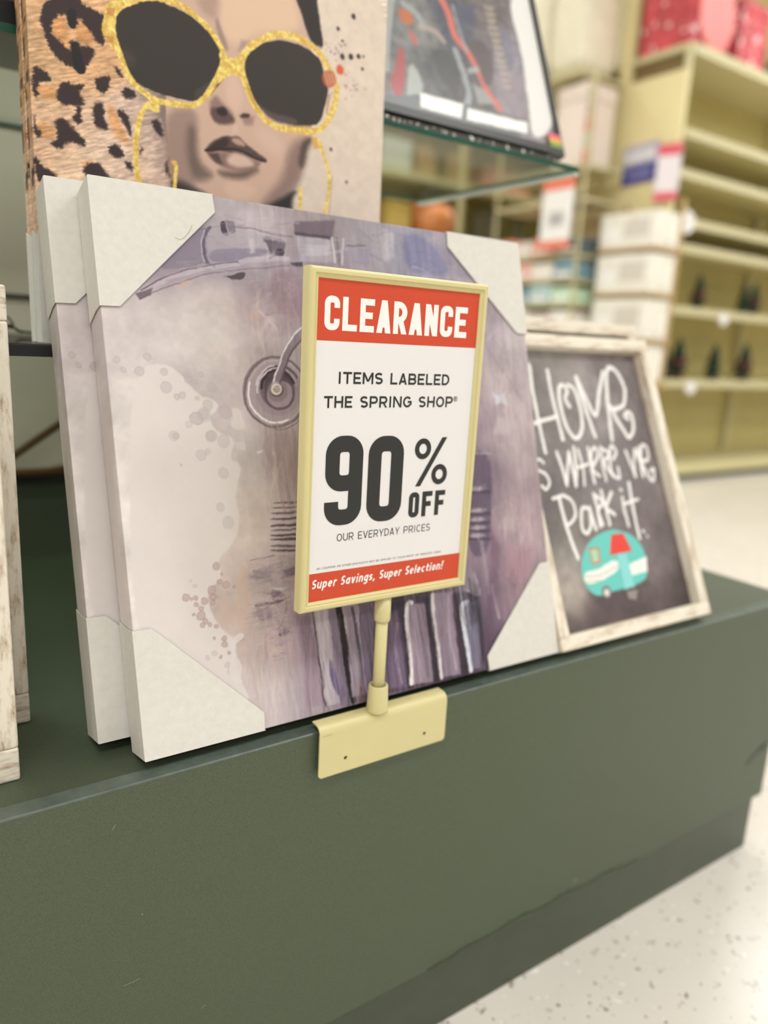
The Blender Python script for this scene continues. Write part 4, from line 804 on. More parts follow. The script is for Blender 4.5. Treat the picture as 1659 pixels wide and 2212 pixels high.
  ('line',.00164,.5,(180,160,130),[(.3204,.2007),(.3187,.1749),(.3161,.1552)]),
  ('dot',.00073,.9,(62,52,50),(.3431,.3741),.00322),
  ('dot',.00082,.9,(62,52,50),(.3236,.3562),.00222),
  ('dot',.00073,.9,(62,52,50),(.3301,.3452),.00149),
  ('dot',.00073,.9,(62,52,50),(.3306,.3291),.00298),
  ('dot',.00073,.9,(62,52,50),(.3414,.3322),.00322),
  ('dot',.00082,.9,(62,52,50),(.3516,.3346),.0025),
  ('dot',.0009,.9,(62,52,50),(.3579,.3357),.00122),
  ('dot',.00079,.9,(62,52,50),(.3576,.3228),.00188),
  ('dot',.00082,.9,(62,52,50),(.318,.2297),.00194),
  ('dot',.00082,.9,(62,52,50),(.3404,.198),.00166),
  ('dot',.0011,.9,(196,110,90),(.3137,.303),.00931),
  ('dot',.00111,.95,(222,110,76),(.3276,.3152),.00501),
  ('line',.00164,.8,(228,196,150),[(.3075,.3083),(.3124,.2961)]),
  ('line',.00153,.8,(228,196,150),[(.3117,.3087),(.3163,.2977)]),
  ('line',.00164,.8,(228,196,150),[(.316,.3092),(.3202,.2992)]),
  ('line',.00164,.8,(228,196,150),[(.3203,.3097),(.3242,.3008)]),
  ('dot',.00077,.45,(110,96,110),(.3195,.3292),.00102),
  ('dot',.00077,.45,(186,130,126),(.321,.3307),.00103),
  ('dot',.00069,.45,(110,96,110),(.3331,.3421),.00131),
  ('dot',.00077,.45,(186,130,126),(.3212,.3242),.00088),
  ('dot',.00069,.45,(110,96,110),(.3211,.3299),.00072),
  ('dot',.00077,.45,(186,130,126),(.3343,.342),.00152),
  ('dot',.00077,.45,(110,96,110),(.3207,.3373),.00092),
  ('dot',.0007,.45,(186,130,126),(.3086,.3383),.00144),
  ('dot',.00077,.45,(110,96,110),(.3218,.3352),.00128),
  ('dot',.00077,.45,(186,130,126),(.3137,.3387),.00076),
  ('dot',.00071,.45,(110,96,110),(.3151,.331),.00156),
  ('dot',.00077,.45,(186,130,126),(.3264,.341),.00091),
  ('dot',.00071,.45,(110,96,110),(.3288,.3398),.0015),
  ('dot',.00077,.45,(186,130,126),(.3251,.3409),.00105),
  ('dot',.00077,.45,(110,96,110),(.3111,.335),.00074),
  ('dot',.00077,.45,(186,130,126),(.3137,.3189),.0006),
  ('dot',.00069,.45,(110,96,110),(.3314,.3324),.00079),
  ('dot',.00069,.45,(186,130,126),(.309,.3318),.00086),
  ('dot',.00069,.45,(110,96,110),(.325,.3339),.00093),
  ('dot',.00069,.45,(186,130,126),(.3231,.3236),.00079),
  ('dot',.00077,.45,(110,96,110),(.31,.321),.00093),
  ('dot',.00077,.45,(186,130,126),(.3007,.3337),.00067),
  ('dot',.00069,.45,(110,96,110),(.3251,.3319),.00131),
  ('dot',.00069,.45,(186,130,126),(.3139,.3347),.00085),
  ('dot',.00085,.45,(110,96,110),(.3464,.2978),.00067),
  ('dot',.00077,.45,(186,130,126),(.3348,.312),.0017),
  ('dot',.00077,.45,(110,96,110),(.3389,.3157),.00057),
  ('dot',.00077,.45,(186,130,126),(.3362,.2872),.00148),
  ('dot',.00069,.45,(110,96,110),(.323,.2913),.00116),
  ('dot',.00077,.45,(186,130,126),(.3448,.3072),.00078),
  ('dot',.00077,.45,(110,96,110),(.3369,.3003),.00101),
  ('dot',.00077,.45,(186,130,126),(.3499,.3053),.00056),
  ('dot',.00077,.45,(110,96,110),(.3472,.3026),.00149),
  ('dot',.00077,.45,(186,130,126),(.3367,.2978),.00066),
  ('dot',.00077,.45,(110,96,110),(.3515,.3051),.0008),
  ('dot',.00084,.45,(186,130,126),(.3446,.3023),.00082),
  ('dot',.00069,.45,(110,96,110),(.3392,.3046),.00053),
  ('dot',.00077,.45,(186,130,126),(.3346,.3006),.00175),
  ('dot',.00077,.45,(110,96,110),(.3502,.2994),.00148),
  ('dot',.00077,.45,(186,130,126),(.3187,.2887),.00112),
  ('dot',.00084,.45,(110,96,110),(.3423,.2968),.00065),
  ('dot',.00069,.45,(186,130,126),(.3355,.299),.00145),
  ('dot',.00069,.45,(110,96,110),(.3469,.3091),.00052),
  ('dot',.00077,.45,(186,130,126),(.3416,.2982),.0008),
  ('dot',.00085,.45,(110,96,110),(.3442,.2917),.0008),
  ('dot',.00085,.45,(186,130,126),(.3625,.3027),.00136),
  ('gold',.0),
 ],
 'race': [
  ('bg',3,[(.3142,.1504,110,112,112),(.3652,.139,128,128,126),(.3314,.0492,120,118,118),(.3936,.0854,92,92,92),(.4527,.1652,86,88,100),(.4998,.1793,112,104,104),(.5278,.1431,140,134,142),(.4415,.077,96,92,92),(.5424,.0877,150,140,146),(.3102,.0178,150,140,134)]),
  ('wash',.01,.12),
  ('line',.01456,.9,(170,172,168),[(.3334,.1802),(.3181,.1312),(.3064,.091),(.3016,.0665)]),
  ('blob',.0022,.95,(176,84,84),[(.3356,.1144),(.3396,.0868),(.3304,.0507),(.3188,.0213),(.302,.0402),(.3194,.0712)]),
  ('blob',.0022,.9,(178,182,176),[(.3437,.0879),(.3586,.0749),(.3631,.0488),(.3446,.0258),(.3267,.0232)]),
  ('dot',.00288,.95,(196,110,74),(.3533,.1539),.01154),
  ('blob',.00218,.9,(204,104,96),[(.352,.138),(.3623,.1308),(.3673,.1167),(.3572,.1155)]),
  ('line',.01208,.95,(212,116,104),[(.423,.206),(.4344,.1808),(.4382,.1496),(.4562,.1331),(.4717,.1047),(.4812,.0781),(.5023,.0523)]),
  ('line',.00581,.8,(150,162,164),[(.4447,.1986),(.4492,.16),(.4562,.1331)]),
  ('line',.01102,.8,(164,172,172),[(.3532,.1729),(.3748,.1623),(.3802,.15)]),
  ('line',.00865,.8,(178,160,152),[(.3752,.145),(.4,.1472),(.414,.1354)]),
  ('blob',.0031,.8,(80,80,80),[(.381,.1154),(.4286,.1253),(.435,.0773),(.4118,.0487),(.3948,.0844)]),
  ('line',.01057,.9,(160,166,168),[(.4332,.1266),(.4421,.0898),(.4445,.0619),(.4365,.0458)]),
  ('line',.00825,.8,(170,176,176),[(.453,.0998),(.4726,.1086)]),
  ('blob',.0031,.8,(170,170,168),[(.4533,.0819),(.4745,.0783),(.4949,.0596),(.4594,.0513)]),
  ('blob',.00442,.8,(86,86,110),[(.4587,.2031),(.4874,.2122),(.484,.1777),(.4611,.1745)]),
  ('blob',.0033,.85,(96,86,86),[(.4554,.1492),(.5072,.1605),(.503,.1038),(.4812,.0781),(.4735,.1124)]),
  ('blob',.00442,.7,(150,138,146),[(.5007,.094),(.5686,.1303),(.5589,.0522),(.5033,.047)]),
  ('blob',.00344,.7,(130,126,146),[(.532,.1865),(.5503,.1939),(.5545,.1417),(.5371,.1295)]),
  ('line',.00344,.8,(176,160,146),[(.5082,.2188),(.5273,.2215)]),
  ('line',.00258,.7,(196,182,170),[(.5086,.2148),(.5242,.2183)]),
  ('line',.00325,.8,(176,160,146),[(.5088,.2085),(.5279,.2111)]),
  ('line',.00258,.7,(196,182,170),[(.5092,.2045),(.5248,.2078)]),
  ('line',.00351,.8,(176,160,146),[(.5093,.1981),(.5285,.2006)]),
  ('line',.00258,.7,(196,182,170),[(.5098,.1941),(.5254,.1974)]),
  ('line',.00344,.8,(176,160,146),[(.5099,.1878),(.5291,.1902)]),
  ('line',.00258,.7,(196,182,170),[(.5104,.1838),(.526,.187)]),
  ('line',.00344,.8,(176,160,146),[(.5105,.1775),(.5296,.1798)]),
  ('line',.00244,.7,(196,182,170),[(.511,.1735),(.5265,.1766)]),
  ('line',.00344,.8,(176,160,146),[(.5111,.1672),(.5302,.1694)]),
  ('line',.00258,.7,(196,182,170),[(.5115,.1632),(.5271,.1662)]),
  ('line',.00325,.8,(176,160,146),[(.5117,.1569),(.5308,.159)]),
  ('line',.00258,.7,(196,182,170),[(.5121,.1529),(.5277,.1558)]),
  ('line',.00351,.8,(176,160,146),[(.5122,.1466),(.5314,.1486)]),
  ('line',.0024,.7,(196,182,170),[(.5127,.1426),(.5283,.1455)]),
  ('line',.00349,.8,(176,160,146),[(.5128,.1364),(.5319,.1382)]),
  ('line',.00247,.7,(196,182,170),[(.5133,.1324),(.5288,.1351)]),
  ('line',.00344,.8,(176,160,146),[(.5134,.1261),(.5325,.1279)]),
  ('line',.00263,.7,(196,182,170),[(.5138,.1221),(.5294,.1248)]),
  ('line',.00349,.8,(176,160,146),[(.514,.1159),(.5331,.1175)]),
  ('line',.00262,.7,(196,182,170),[(.5144,.1119),(.53,.1145)]),
  ('line',.00325,.8,(176,160,146),[(.5146,.1056),(.5336,.1072)]),
  ('line',.00262,.7,(196,182,170),[(.515,.1017),(.5306,.1042)]),
  ('line',.00344,.8,(176,160,146),[(.5151,.0954),(.5342,.0969)]),
  ('line',.00247,.7,(196,182,170),[(.5156,.0915),(.5311,.0939)]),
  ('blob',.00134,1,(112,114,114),[(.2845,.0067),(.3515,.0123),(.4246,.0116),(.5526,.0173),(.5605,.0488),(.4365,.0458),(.354,.0432),(.3202,.0283),(.2884,.0271)]),
  ('blob',.00115,1,(246,243,238),[(.3544,.0429),(.4298,.0442),(.4214,.0208),(.3506,.0213)]),
  ('blob',.00132,1,(248,245,240),[(.4369,.0398),(.5538,.0436),(.5497,.025),(.4311,.0218)]),
  ('blob',.00172,1,(232,229,225),[(.5602,.2548),(.6196,.2743),(.6249,.2043),(.6285,.1382),(.6166,.0633),(.5841,.0257),(.5561,.0217),(.5637,.091),(.5721,.1542)]),
  ('line',.00634,.9,(150,146,142),[(.5637,.091),(.5535,.0212)]),
 ],
 'chalk': [
  ('bg',3,[(.0681,.3943,130,124,120),(.2731,.3939,122,112,112),(.1522,.3071,134,126,124),(.0765,.2427,118,112,110),(.2708,.2334,118,108,108),(.0315,.1512,104,98,96),(.1688,.2383,126,118,118),(.0385,.0891,146,138,130),(.0391,.1196,130,124,118),(.2424,.0959,110,100,100),(.2854,.0354,84,74,74),(.0982,.0249,92,80,80),(.0353,.0232,88,78,76),(.2141,.0191,92,80,80),(.0378,.0589,156,146,138)]),
  ('wash',.05,.08),
  ('wash',.012,.05),
  ('line',.00599,.95,(232,228,224),[(.0564,.3816),(.0633,.3837),(.0675,.3795),(.0639,.353),(.0621,.3197),(.0619,.2866),(.0625,.2585)]),
  ('line',.00635,.95,(232,228,224),[(.1006,.3755),(.0988,.351),(.099,.3243),(.1001,.2953),(.1008,.2761)]),
  ('line',.00588,.95,(232,228,224),[(.0497,.2986),(.0735,.3041),(.0992,.3086)]),
  ('line',.0062,.95,(232,228,224),[(.1287,.3229),(.1237,.334),(.1305,.3451),(.1264,.3538),(.1172,.3512),(.1119,.334),(.1111,.3096),(.1152,.2902),(.1261,.2766),(.1407,.2847),(.1486,.3043),(.1496,.3291),(.1454,.349),(.1353,.3551)]),
  ('line',.00679,.95,(232,228,224),[(.1682,.2779),(.1624,.3091),(.158,.3391),(.1562,.3667)]),
  ('line',.00669,.95,(232,228,224),[(.1562,.3667),(.165,.3391),(.1783,.3089),(.1955,.3392),(.2167,.3756)]),
  ('line',.00684,.95,(232,228,224),[(.2024,.2719),(.2075,.3034),(.2139,.3393),(.2225,.3705),(.2298,.3811),(.2412,.3814),(.2521,.3684),(.2564,.3474),(.2444,.3237),(.22,.3187),(.2143,.3239)]),
  ('line',.00669,.95,(232,228,224),[(.2192,.3161),(.2223,.3032),(.232,.2877),(.2408,.2746),(.2539,.2846),(.2593,.3053),(.2523,.3133),(.2429,.3081),(.2487,.3029)]),
  ('line',.00416,.95,(232,228,224),[(.0333,.2368),(.0326,.2186),(.0347,.2049)]),
  ('line',.00441,.95,(232,228,224),[(.0543,.2449),(.0479,.2499),(.0389,.2457),(.0409,.2364),(.0542,.2288),(.0571,.2171),(.0482,.2085),(.0419,.2135)]),
  ('line',.00556,.95,(232,228,224),[(.0837,.2577),(.0879,.2339),(.0892,.2116)]),
  ('line',.00495,.95,(232,228,224),[(.0892,.2116),(.099,.2381),(.1065,.2568)]),
  ('line',.00556,.95,(232,228,224),[(.1065,.2568),(.1074,.2329),(.1066,.2093)]),
  ('line',.00524,.95,(232,228,224),[(.1073,.2116),(.1154,.2373),(.1186,.2635)]),
  ('line',.00441,.95,(232,228,224),[(.1263,.2608),(.128,.2342),(.1235,.2094)]),
  ('line',.00484,.95,(232,228,224),[(.1197,.2347),(.1397,.2385)]),
  ('line',.00502,.95,(232,228,224),[(.1474,.2625),(.1457,.2358),(.1448,.2116)]),
  ('line',.00476,.95,(232,228,224),[(.1492,.2356),(.1643,.2496),(.1613,.262),(.1512,.2526),(.1476,.2308),(.1582,.2205)]),
  ('line',.00487,.95,(232,228,224),[(.1736,.2616),(.17,.2346),(.1698,.2125)]),
  ('line',.00476,.95,(232,228,224),[(.1781,.2589),(.1899,.251),(.1751,.2392),(.1863,.2189)]),
  ('line',.00502,.95,(232,228,224),[(.1946,.2433),(.2052,.2529),(.1976,.2632),(.1874,.2436),(.1871,.2213),(.1998,.2156),(.2012,.2305)]),
  ('line',.00513,.95,(232,228,224),[(.2263,.2546),(.2315,.2315),(.2352,.2148)]),
  ('line',.00465,.95,(232,228,224),[(.2352,.2148),(.2389,.2362),(.2479,.2563)]),
  ('line',.00502,.95,(232,228,224),[(.2479,.2563),(.2541,.2304),(.2526,.2151)]),
  ('line',.00513,.95,(232,228,224),[(.2526,.2151),(.2539,.2407),(.2564,.2586)]),
  ('line',.00533,.95,(232,228,224),[(.2568,.238),(.2732,.2398),(.2758,.2579),(.265,.2609),(.2568,.238),(.262,.2197),(.2729,.2062),(.2813,.2238),(.2726,.2217)]),
  ('line',.00519,.95,(232,228,224),[(.0574,.1953),(.0798,.1971),(.0929,.1868),(.0928,.1705),(.0813,.16),(.0711,.1587),(.0701,.1656)]),
  ('line',.00645,.95,(232,228,224),[(.0689,.1933),(.0701,.1656),(.0735,.1402),(.0793,.1123)]),
  ('line',.00542,.95,(232,228,224),[(.1226,.175),(.1102,.1784),(.1033,.1673),(.1008,.1489),(.1091,.1435),(.12,.1564),(.1234,.1773),(.1248,.1607),(.127,.1464)]),
  ('line',.00564,.95,(232,228,224),[(.1378,.1953),(.1386,.1713),(.1368,.1502)]),
  ('line',.00564,.95,(232,228,224),[(.1421,.1926),(.1526,.1822),(.1386,.1713),(.1426,.152)]),
  ('line',.00551,.95,(232,228,224),[(.1546,.1989),(.1564,.1723),(.1562,.1507)]),
  ('line',.00594,.95,(232,228,224),[(.1747,.1951),(.1554,.1747)]),
  ('line',.00542,.95,(232,228,224),[(.1554,.1747),(.1713,.1638)]),
  ('line',.00513,.95,(232,228,224),[(.1953,.1863),(.194,.1667),(.1956,.1446)]),
  ('line',.00542,.95,(232,228,224),[(.1958,.1985),(.1964,.197)]),
  ('line',.00594,.95,(232,228,224),[(.2173,.2071),(.2144,.1774),(.2126,.1454),(.2131,.1257)]),
  ('line',.00441,.95,(232,228,224),[(.1938,.1765),(.229,.1813)]),
  ('line',.00444,.95,(232,228,224),[(.2237,.1345),(.2252,.1334)]),
  ('line',.00397,.95,(232,228,224),[(.2304,.1264),(.2311,.1254)]),
  ('blob',.00112,1,(104,190,180),[(.0835,.105),(.0955,.1218),(.1167,.1357),(.1467,.1433),(.1711,.1421),(.1968,.1323),(.2133,.1159),(.2175,.0959),(.2101,.0702),(.1943,.0627),(.1608,.0602),(.1325,.0596),(.1107,.0558),(.0923,.0608),(.0832,.0734),(.0795,.0874)]),
  ('blob',.00085,1,(228,224,218),[(.0832,.0937),(.1159,.0918),(.1393,.1005),(.1566,.0996),(.1557,.0867),(.1253,.079),(.1036,.0751),(.0823,.0757)]),
  ('blob',.00097,1,(228,224,218),[(.177,.0912),(.2183,.0983),(.2126,.0771),(.1787,.0755)]),
  ('blob',.0009,1,(134,200,198),[(.1559,.1079),(.1773,.1078),(.1788,.0601),(.1567,.0585)]),
  ('line',.00112,.8,(80,150,146),[(.1559,.1079),(.1567,.0585)]),
  ('blob',.00091,1,(214,72,64),[(.155,.1365),(.1799,.1364),(.1904,.1088),(.142,.1084)]),
  ('blob',.0009,1,(186,124,104),[(.1042,.1231),(.1241,.1221),(.122,.1003),(.1035,.1002)]),
  ('blob',.0009,1,(168,200,168),[(.1072,.12),(.1202,.1195),(.119,.1034),(.107,.103)]),
  ('line',.00112,.8,(140,132,130),[(.0842,.0867),(.1133,.0841),(.1539,.0917)]),
  ('line',.00112,.8,(170,160,120),[(.0853,.0798),(.1176,.0766)]),
  ('dot',.00112,1,(116,104,102),(.12,.0602),.00898),
  ('dot',.00114,1,(214,206,196),(.1199,.0598),.00533),
  ('blob',.00112,.9,(150,140,136),[(.161,.0555),(.1834,.0547),(.1759,.0416),(.1601,.0458)]),
 ],
}

# ------------------------------------------------------------------ materials
CREAM_PLASTIC = mat('cream_yellow_enamel', (212, 200, 145), rough=0.36, noise=(14, 0.02), spec=0.5)
CREAM_SLEEVE = mat('cream_yellow_plastic', (208, 196, 143), rough=0.42)
GREEN = mat('green_laminate', (68, 80, 55), rough=0.46, noise=(1000, 0.42), bump=(1200, 0.5), spec=0.68, speck=[(170, 0.835, (170, 176, 150))])
GREEN_TOP = mat('green_laminate_top', (66, 76, 57), rough=0.42, noise=(1000, 0.34), bump=(1200, 0.5), spec=0.6, speck=[(170, 0.83, (150, 160, 145))])
GREEN_TRIM = mat('scuffed_green_edge_trim', (82, 93, 84), rough=0.36, noise=(90, 0.22), spec=0.6, speck=[(150, 0.76, (112, 124, 114)), (330, .78, (150, 160, 150))])
KICK = mat('dark_green_kick_board', (57, 66, 46), rough=0.38, noise=(40, 0.08), spec=0.5)
CARD = mat('white_corner_card', (216, 211, 202), rough=0.8, noise=(160, 0.035), bump=(400, 0.3), spec=0.2)
PINE = mat('pale_pine', (190, 160, 112), rough=0.7, noise=(30, 0.1))
BLACKM = mat('black_metal', (22, 22, 22), rough=0.4)
PAPER = mat('white_sign_paper', (230, 226, 224), rough=0.5, spec=0.4)
RED = mat('orange_red_ink', (203, 68, 34), rough=0.5, noise=(300, 0.03))
INK = mat('black_ink', (38, 37, 34), rough=0.5)
WHITE_INK = mat('white_ink', (243, 238, 233), rough=0.5)
GREY_INK = mat('grey_ink', (120, 114, 108), rough=0.5)
CANVAS_MAT = print_mat('printed_canvas')
POSTER_MAT = print_mat('printed_poster', rough=0.25, bump=None, spec=0.5)
CHALK_MAT = print_mat('chalkboard_print', rough=0.7, bump=(300, 0.1), spec=0.25)

def whitewash(name, sc, dark):
    m = bpy.data.materials.new(name); m.use_nodes = True; N = m.node_tree.nodes; K = m.node_tree.links; b = N['Principled BSDF']
    tc = N.new('ShaderNodeTexCoord'); mp = N.new('ShaderNodeMapping'); mp.inputs['Scale'].default_value = sc
    K.new(tc.outputs['Object'], mp.inputs[0]); n = N.new('ShaderNodeTexNoise'); n.inputs['Scale'].default_value = 1.6; n.inputs['Detail'].default_value = 8; n.inputs['Roughness'].default_value = .7
    K.new(mp.outputs[0], n.inputs[0]); r = N.new('ShaderNodeValToRGB'); e = r.color_ramp.elements
    e[0].position = .34; e[0].color = (*lin(dark), 1); e[1].position = .52; e[1].color = (*lin((232, 222, 204)), 1)
    x = r.color_ramp.elements.new(.43); x.color = (*lin((206, 190, 168)), 1)
    K.new(n.outputs[0], r.inputs[0]); K.new(r.outputs[0], b.inputs['Base Color']); b.inputs['Roughness'].default_value = .75
    bp = N.new('ShaderNodeBump'); bp.inputs['Strength'].default_value = .5; bp.inputs['Distance'].default_value = .001; K.new(n.outputs[0], bp.inputs['Height']); K.new(bp.outputs[0], b.inputs['Normal'])
    return m
WASH = whitewash('whitewashed_wood', (60, 60, 14), (150, 122, 96)); WASH_S = whitewash('whitewashed_stile', (50, 50, 9), (186, 166, 144)); WASH_R = whitewash('whitewashed_rail', (9, 50, 50), (186, 166, 144)); WASH_L = whitewash('whitewashed_wood_rail', (14, 60, 60), (150, 122, 96))
def glass_mat(name, tint, edge):
    """thin sheet: clear body with a fresnel gloss; the narrow polished edges take the green of the glass"""
    m = bpy.data.materials.new(name); m.use_nodes = True; N = m.node_tree.nodes; K = m.node_tree.links; N.clear()
    out = N.new('ShaderNodeOutputMaterial'); tr = N.new('ShaderNodeBsdfTransparent'); gl = N.new('ShaderNodeBsdfGlossy'); ed = N.new('ShaderNodeBsdfPrincipled')
    tr.inputs[0].default_value = (*lin(tint), 1); gl.inputs['Roughness'].default_value = .04; ed.inputs['Base Color'].default_value = (*lin(edge), 1); ed.inputs['Roughness'].default_value = .2
    lw = N.new('ShaderNodeLayerWeight'); lw.inputs[0].default_value = .5; pw = N.new('ShaderNodeMath'); pw.operation = 'POWER'; pw.inputs[1].default_value = 5; K.new(lw.outputs['Facing'], pw.inputs[0]); fr = N.new('ShaderNodeMath'); fr.operation = 'MULTIPLY_ADD'; fr.inputs[1].default_value = .5; fr.inputs[2].default_value = .03; K.new(pw.outputs[0], fr.inputs[0]); m1 = N.new('ShaderNodeMixShader'); K.new(fr.outputs[0], m1.inputs[0]); K.new(tr.outputs[0], m1.inputs[1]); K.new(gl.outputs[0], m1.inputs[2])
    ge = N.new('ShaderNodeNewGeometry'); sp = N.new('ShaderNodeSeparateXYZ'); K.new(ge.outputs['True Normal'], sp.inputs[0]); ab = N.new('ShaderNodeMath'); ab.operation = 'ABSOLUTE'; K.new(sp.outputs['Z'], ab.inputs[0])
    lt = N.new('ShaderNodeMath'); lt.operation = 'LESS_THAN'; lt.inputs[1].default_value = .5; K.new(ab.outputs[0], lt.inputs[0])
    m2 = N.new('ShaderNodeMixShader'); K.new(lt.outputs[0], m2.inputs[0]); K.new(m1.outputs[0], m2.inputs[1]); K.new(ed.outputs[0], m2.inputs[2]); K.new(m2.outputs[0], out.inputs[0])
    return m
GLASS = glass_mat('green_edged_glass', (246, 251, 248), (24, 74, 56))
GLASS2 = glass_mat('dusty_shelf_glass', (244, 248, 243), (14, 16, 14))

# ------------------------------------------------------------------ the setting
def struct(o): o['kind'] = 'structure'; return o
FL = mat('speckled_floor_tile', (222, 214, 203), rough=0.22, noise=(6, 0.03), spec=0.5, speck=[(95, 0.675, (150, 140, 124)), (50, 0.69, (198, 188, 170)), (80, 0.70, (244, 240, 232))])
struct(box('floor', -6, 14, -6, 10, FLOOR - .05, FLOOR, FL))
WALL = mat('cream_store_wall', (226, 222, 210), rough=0.8, noise=(3, 0.03))
struct(box('wall_back', -6, 14, 9.9, 10.0, FLOOR, CEIL, WALL))
struct(box('wall_right', 13.9, 14, -6, 9.9, FLOOR, CEIL, WALL))
struct(box('wall_left', -6.1, -6, -6, 10, FLOOR, CEIL, WALL))
ceil = struct(box('ceiling', -6, 14, -6, 10, CEIL + .03, CEIL + .1, mat('white_ceiling_tile', (226, 222, 212), rough=0.9, noise=(40, 0.04))))
TUBE = mat('fluorescent_diffuser', (255, 244, 224), rough=.5, emit=3.0)
HOUS = mat('white_light_housing', (226, 224, 218), rough=.5)
me_h = me_d = None
for iy, y in enumerate((-4.2, -1.4, 1.4, 4.2, 7.0)):
    for ix, x in enumerate((-3.6, -0.6, 2.4, 5.4, 8.4, 11.4)):
        if iy == 3: x += 1.5
        if me_h is None:
            h_ = box('light_housing', -.62, .62, -.3, .3, -.02, .03, HOUS, ceil); d_ = box('light_diffuser', -.58, .58, -.26, .26, -.028, -.0201, TUBE, ceil); me_h = h_.data; me_d = d_.data
        else:
            h_ = link('light_housing', me_h, None, ceil); d_ = link('light_diffuser', me_d, None, ceil)
        h_.location = d_.location = (x, y, CEIL)
        ld = bpy.data.lights.new('tube_light', 'AREA'); ld.shape = 'RECTANGLE'; ld.size = 1.16; ld.size_y = .52; ld.energy = LIGHT_W; ld.color = LIGHT_COL
        lo = bpy.data.objects.new('tube_light', ld); C.objects.link(lo); lo.location = (x, y, CEIL - .035)

# ------------------------------------------------------------------ display base
TOP = -0.0098
base = thing('display_platform', 'dark green laminate display platform with scuffed grey-green front edge', 'display platform', (0, 0, FLOOR))
Z = -FLOOR
def B(name, x0, x1, y0, y1, z0, z1, m, bev=0.0): return box(name, x0, x1, y0, y1, z0 + Z, z1 + Z, m, base, bev)
B('front_panel', -1.6, 1.235, .0072, .0240, -.372, TOP - .0016, GREEN, .0006)
B('side_panel', 1.217, 1.235, .0245, .70, -.372, TOP - .0016, GREEN, .0006)
B('top_panel', -1.6, 1.2165, .0247, .714, TOP - .018, TOP, GREEN_TOP)
B('top_panel', 1.2168, 1.2345, .0247, .714, TOP - .0015, TOP, GREEN_TOP)
bm = bmesh.new()   # bevelled edge strip
pr = [(.0068, TOP - .0018), (.0068, TOP - .0006), (.0078, TOP + .0003), (.0238, TOP + .0004), (.0246, TOP), (.0246, TOP - .0015), (.0072, TOP - .0015)]
prism(bm, pr, lambda p: (-1.6, p[0], p[1] + Z), lambda p: (1.235, p[0], p[1] + Z)); from_bm('edge_trim', bm, GREEN_TRIM, base)
bm = bmesh.new()   # kick board with a torn upper edge
kp = [(-1.6, FLOOR), (1.212, FLOOR), (1.212, -.3722), (.9, -.3722)]
rnd = random.Random(3); xx = .9
while xx > .40: kp.append((xx, -.3722 + (rnd.uniform(-.001, .007) if .45 < xx < .85 else 0))); xx -= .012
kp.append((-1.6, -.3722))
prism(bm, kp, lambda p: (p[0], .0052 if False else .0098, min(p[1], -.3721) + Z), lambda p: (p[0], .022, min(p[1], -.3721) + Z)); from_bm('kick_board', bm, KICK, base)
B('kick_board', 1.196, 1.212, .0225, .69, FLOOR, -.3722, KICK)
# (the front panel stands a hair proud of the kick board)
rip = []   # strip of laminate torn off along the lower edge
pts = [(float(x), -.3719 + max(0.0004, .0085 * math.sin((x - .50) / .40 * PI) ** .6 * (.75 + .25 * math.sin(x * 70)) + rnd.uniform(-.0012, .0012))) for x in np.linspace(.501, .899, 60)]
bm = bmesh.new(); pl = [(.50, -.3719)] + pts + [(.90, -.3719)]
prism(bm, pl, lambda p: (p[0], .0062, p[1] + Z), lambda p: (p[0], .0071, p[1] + Z)); from_bm('torn_laminate', bm, KICK, base)
B('back_step', -1.6, .86, .7143, .80, TOP - .018, .131, GREEN_TOP, .001)
B('step_rail', -1.6, .86, .705, .7139, .117, .128, mat('dark_rail', (40, 42, 34), rough=.5))

def mark(name, pts, wd, y, m, parent, zo=0.0):
    bm = bmesh.new(); ribbon(bm, pts, wd, False, lambda p: (p[0], y, p[1] + zo)); return from_bm(name, bm, m, parent)
SCR = mat('pale_scratch', (136, 146, 116), rough=.6); SCD = mat('dark_scuff', (60, 64, 50), rough=.5)
for p, wd, m_ in (([(.1437, -.2087), (.150, -.2085), (.1581, -.2080)], .0006, SCR), ([(.1381, -.0474), (.1409, -.0430)], .0005, SCR), ([(.2159, -.2724), (.2202, -.2703)], .0006, SCR), ([(.7527, -.3511), (.757, -.3505), (.7600, -.3520)], .003, SCR),
                  ([(1.166, -.294), (1.185, -.285), (1.2, -.2795), (1.220, -.273)], .006, SCD), ([(1.2, -.2765), (1.222, -.268)], .005, SCD)): mark('scuff_mark', p, wd, .0067, m_, base, Z)

# ------------------------------------------------------------------ the clearance sign on its clip
SX, SY = 0.4035, 0.0062
sign = thing('clearance_sign_holder', 'cream yellow clip-on sign holder with red and white clearance sign', 'sign holder', (SX, SY, TOP))
def lx(x): return x - SX
def lz(z): return z - TOP
# clip bracket: bent sheet with rounded bends, rounded lower corners and two holes
th = .0016; y_f = .0016; prof = []
z_t = -.0022 + .0002; y_b = .0168
out = [(y_b, z_t)] + [(y_f - th + .008 - .008 * math.sin(a), z_t - .008 + .008 * math.cos(a)) for a in np.linspace(0, PI / 2, 9)]
inn = [(y_b, z_t - th)] + [(y_f - th + .008 - .0064 * math.sin(a), z_t - .008 + .0064 * math.cos(a)) for a in np.linspace(0, PI / 2, 9)]
bm = bmesh.new(); X0, X1 = .3335, .4915
ra = [bm.verts.new((lx(X0), y - SY, lz(z))) for y, z in out + inn[::-1]]; rb = [bm.verts.new((lx(X1), y - SY, lz(z))) for y, z in out + inn[::-1]]
bm.faces.new(ra); bm.faces.new(rb[::-1]); n = len(ra)
for i in range(n):
    if i != len(out) - 1: bm.faces.new((ra[i], ra[(i + 1) % n], rb[(i + 1) % n], rb[i]))
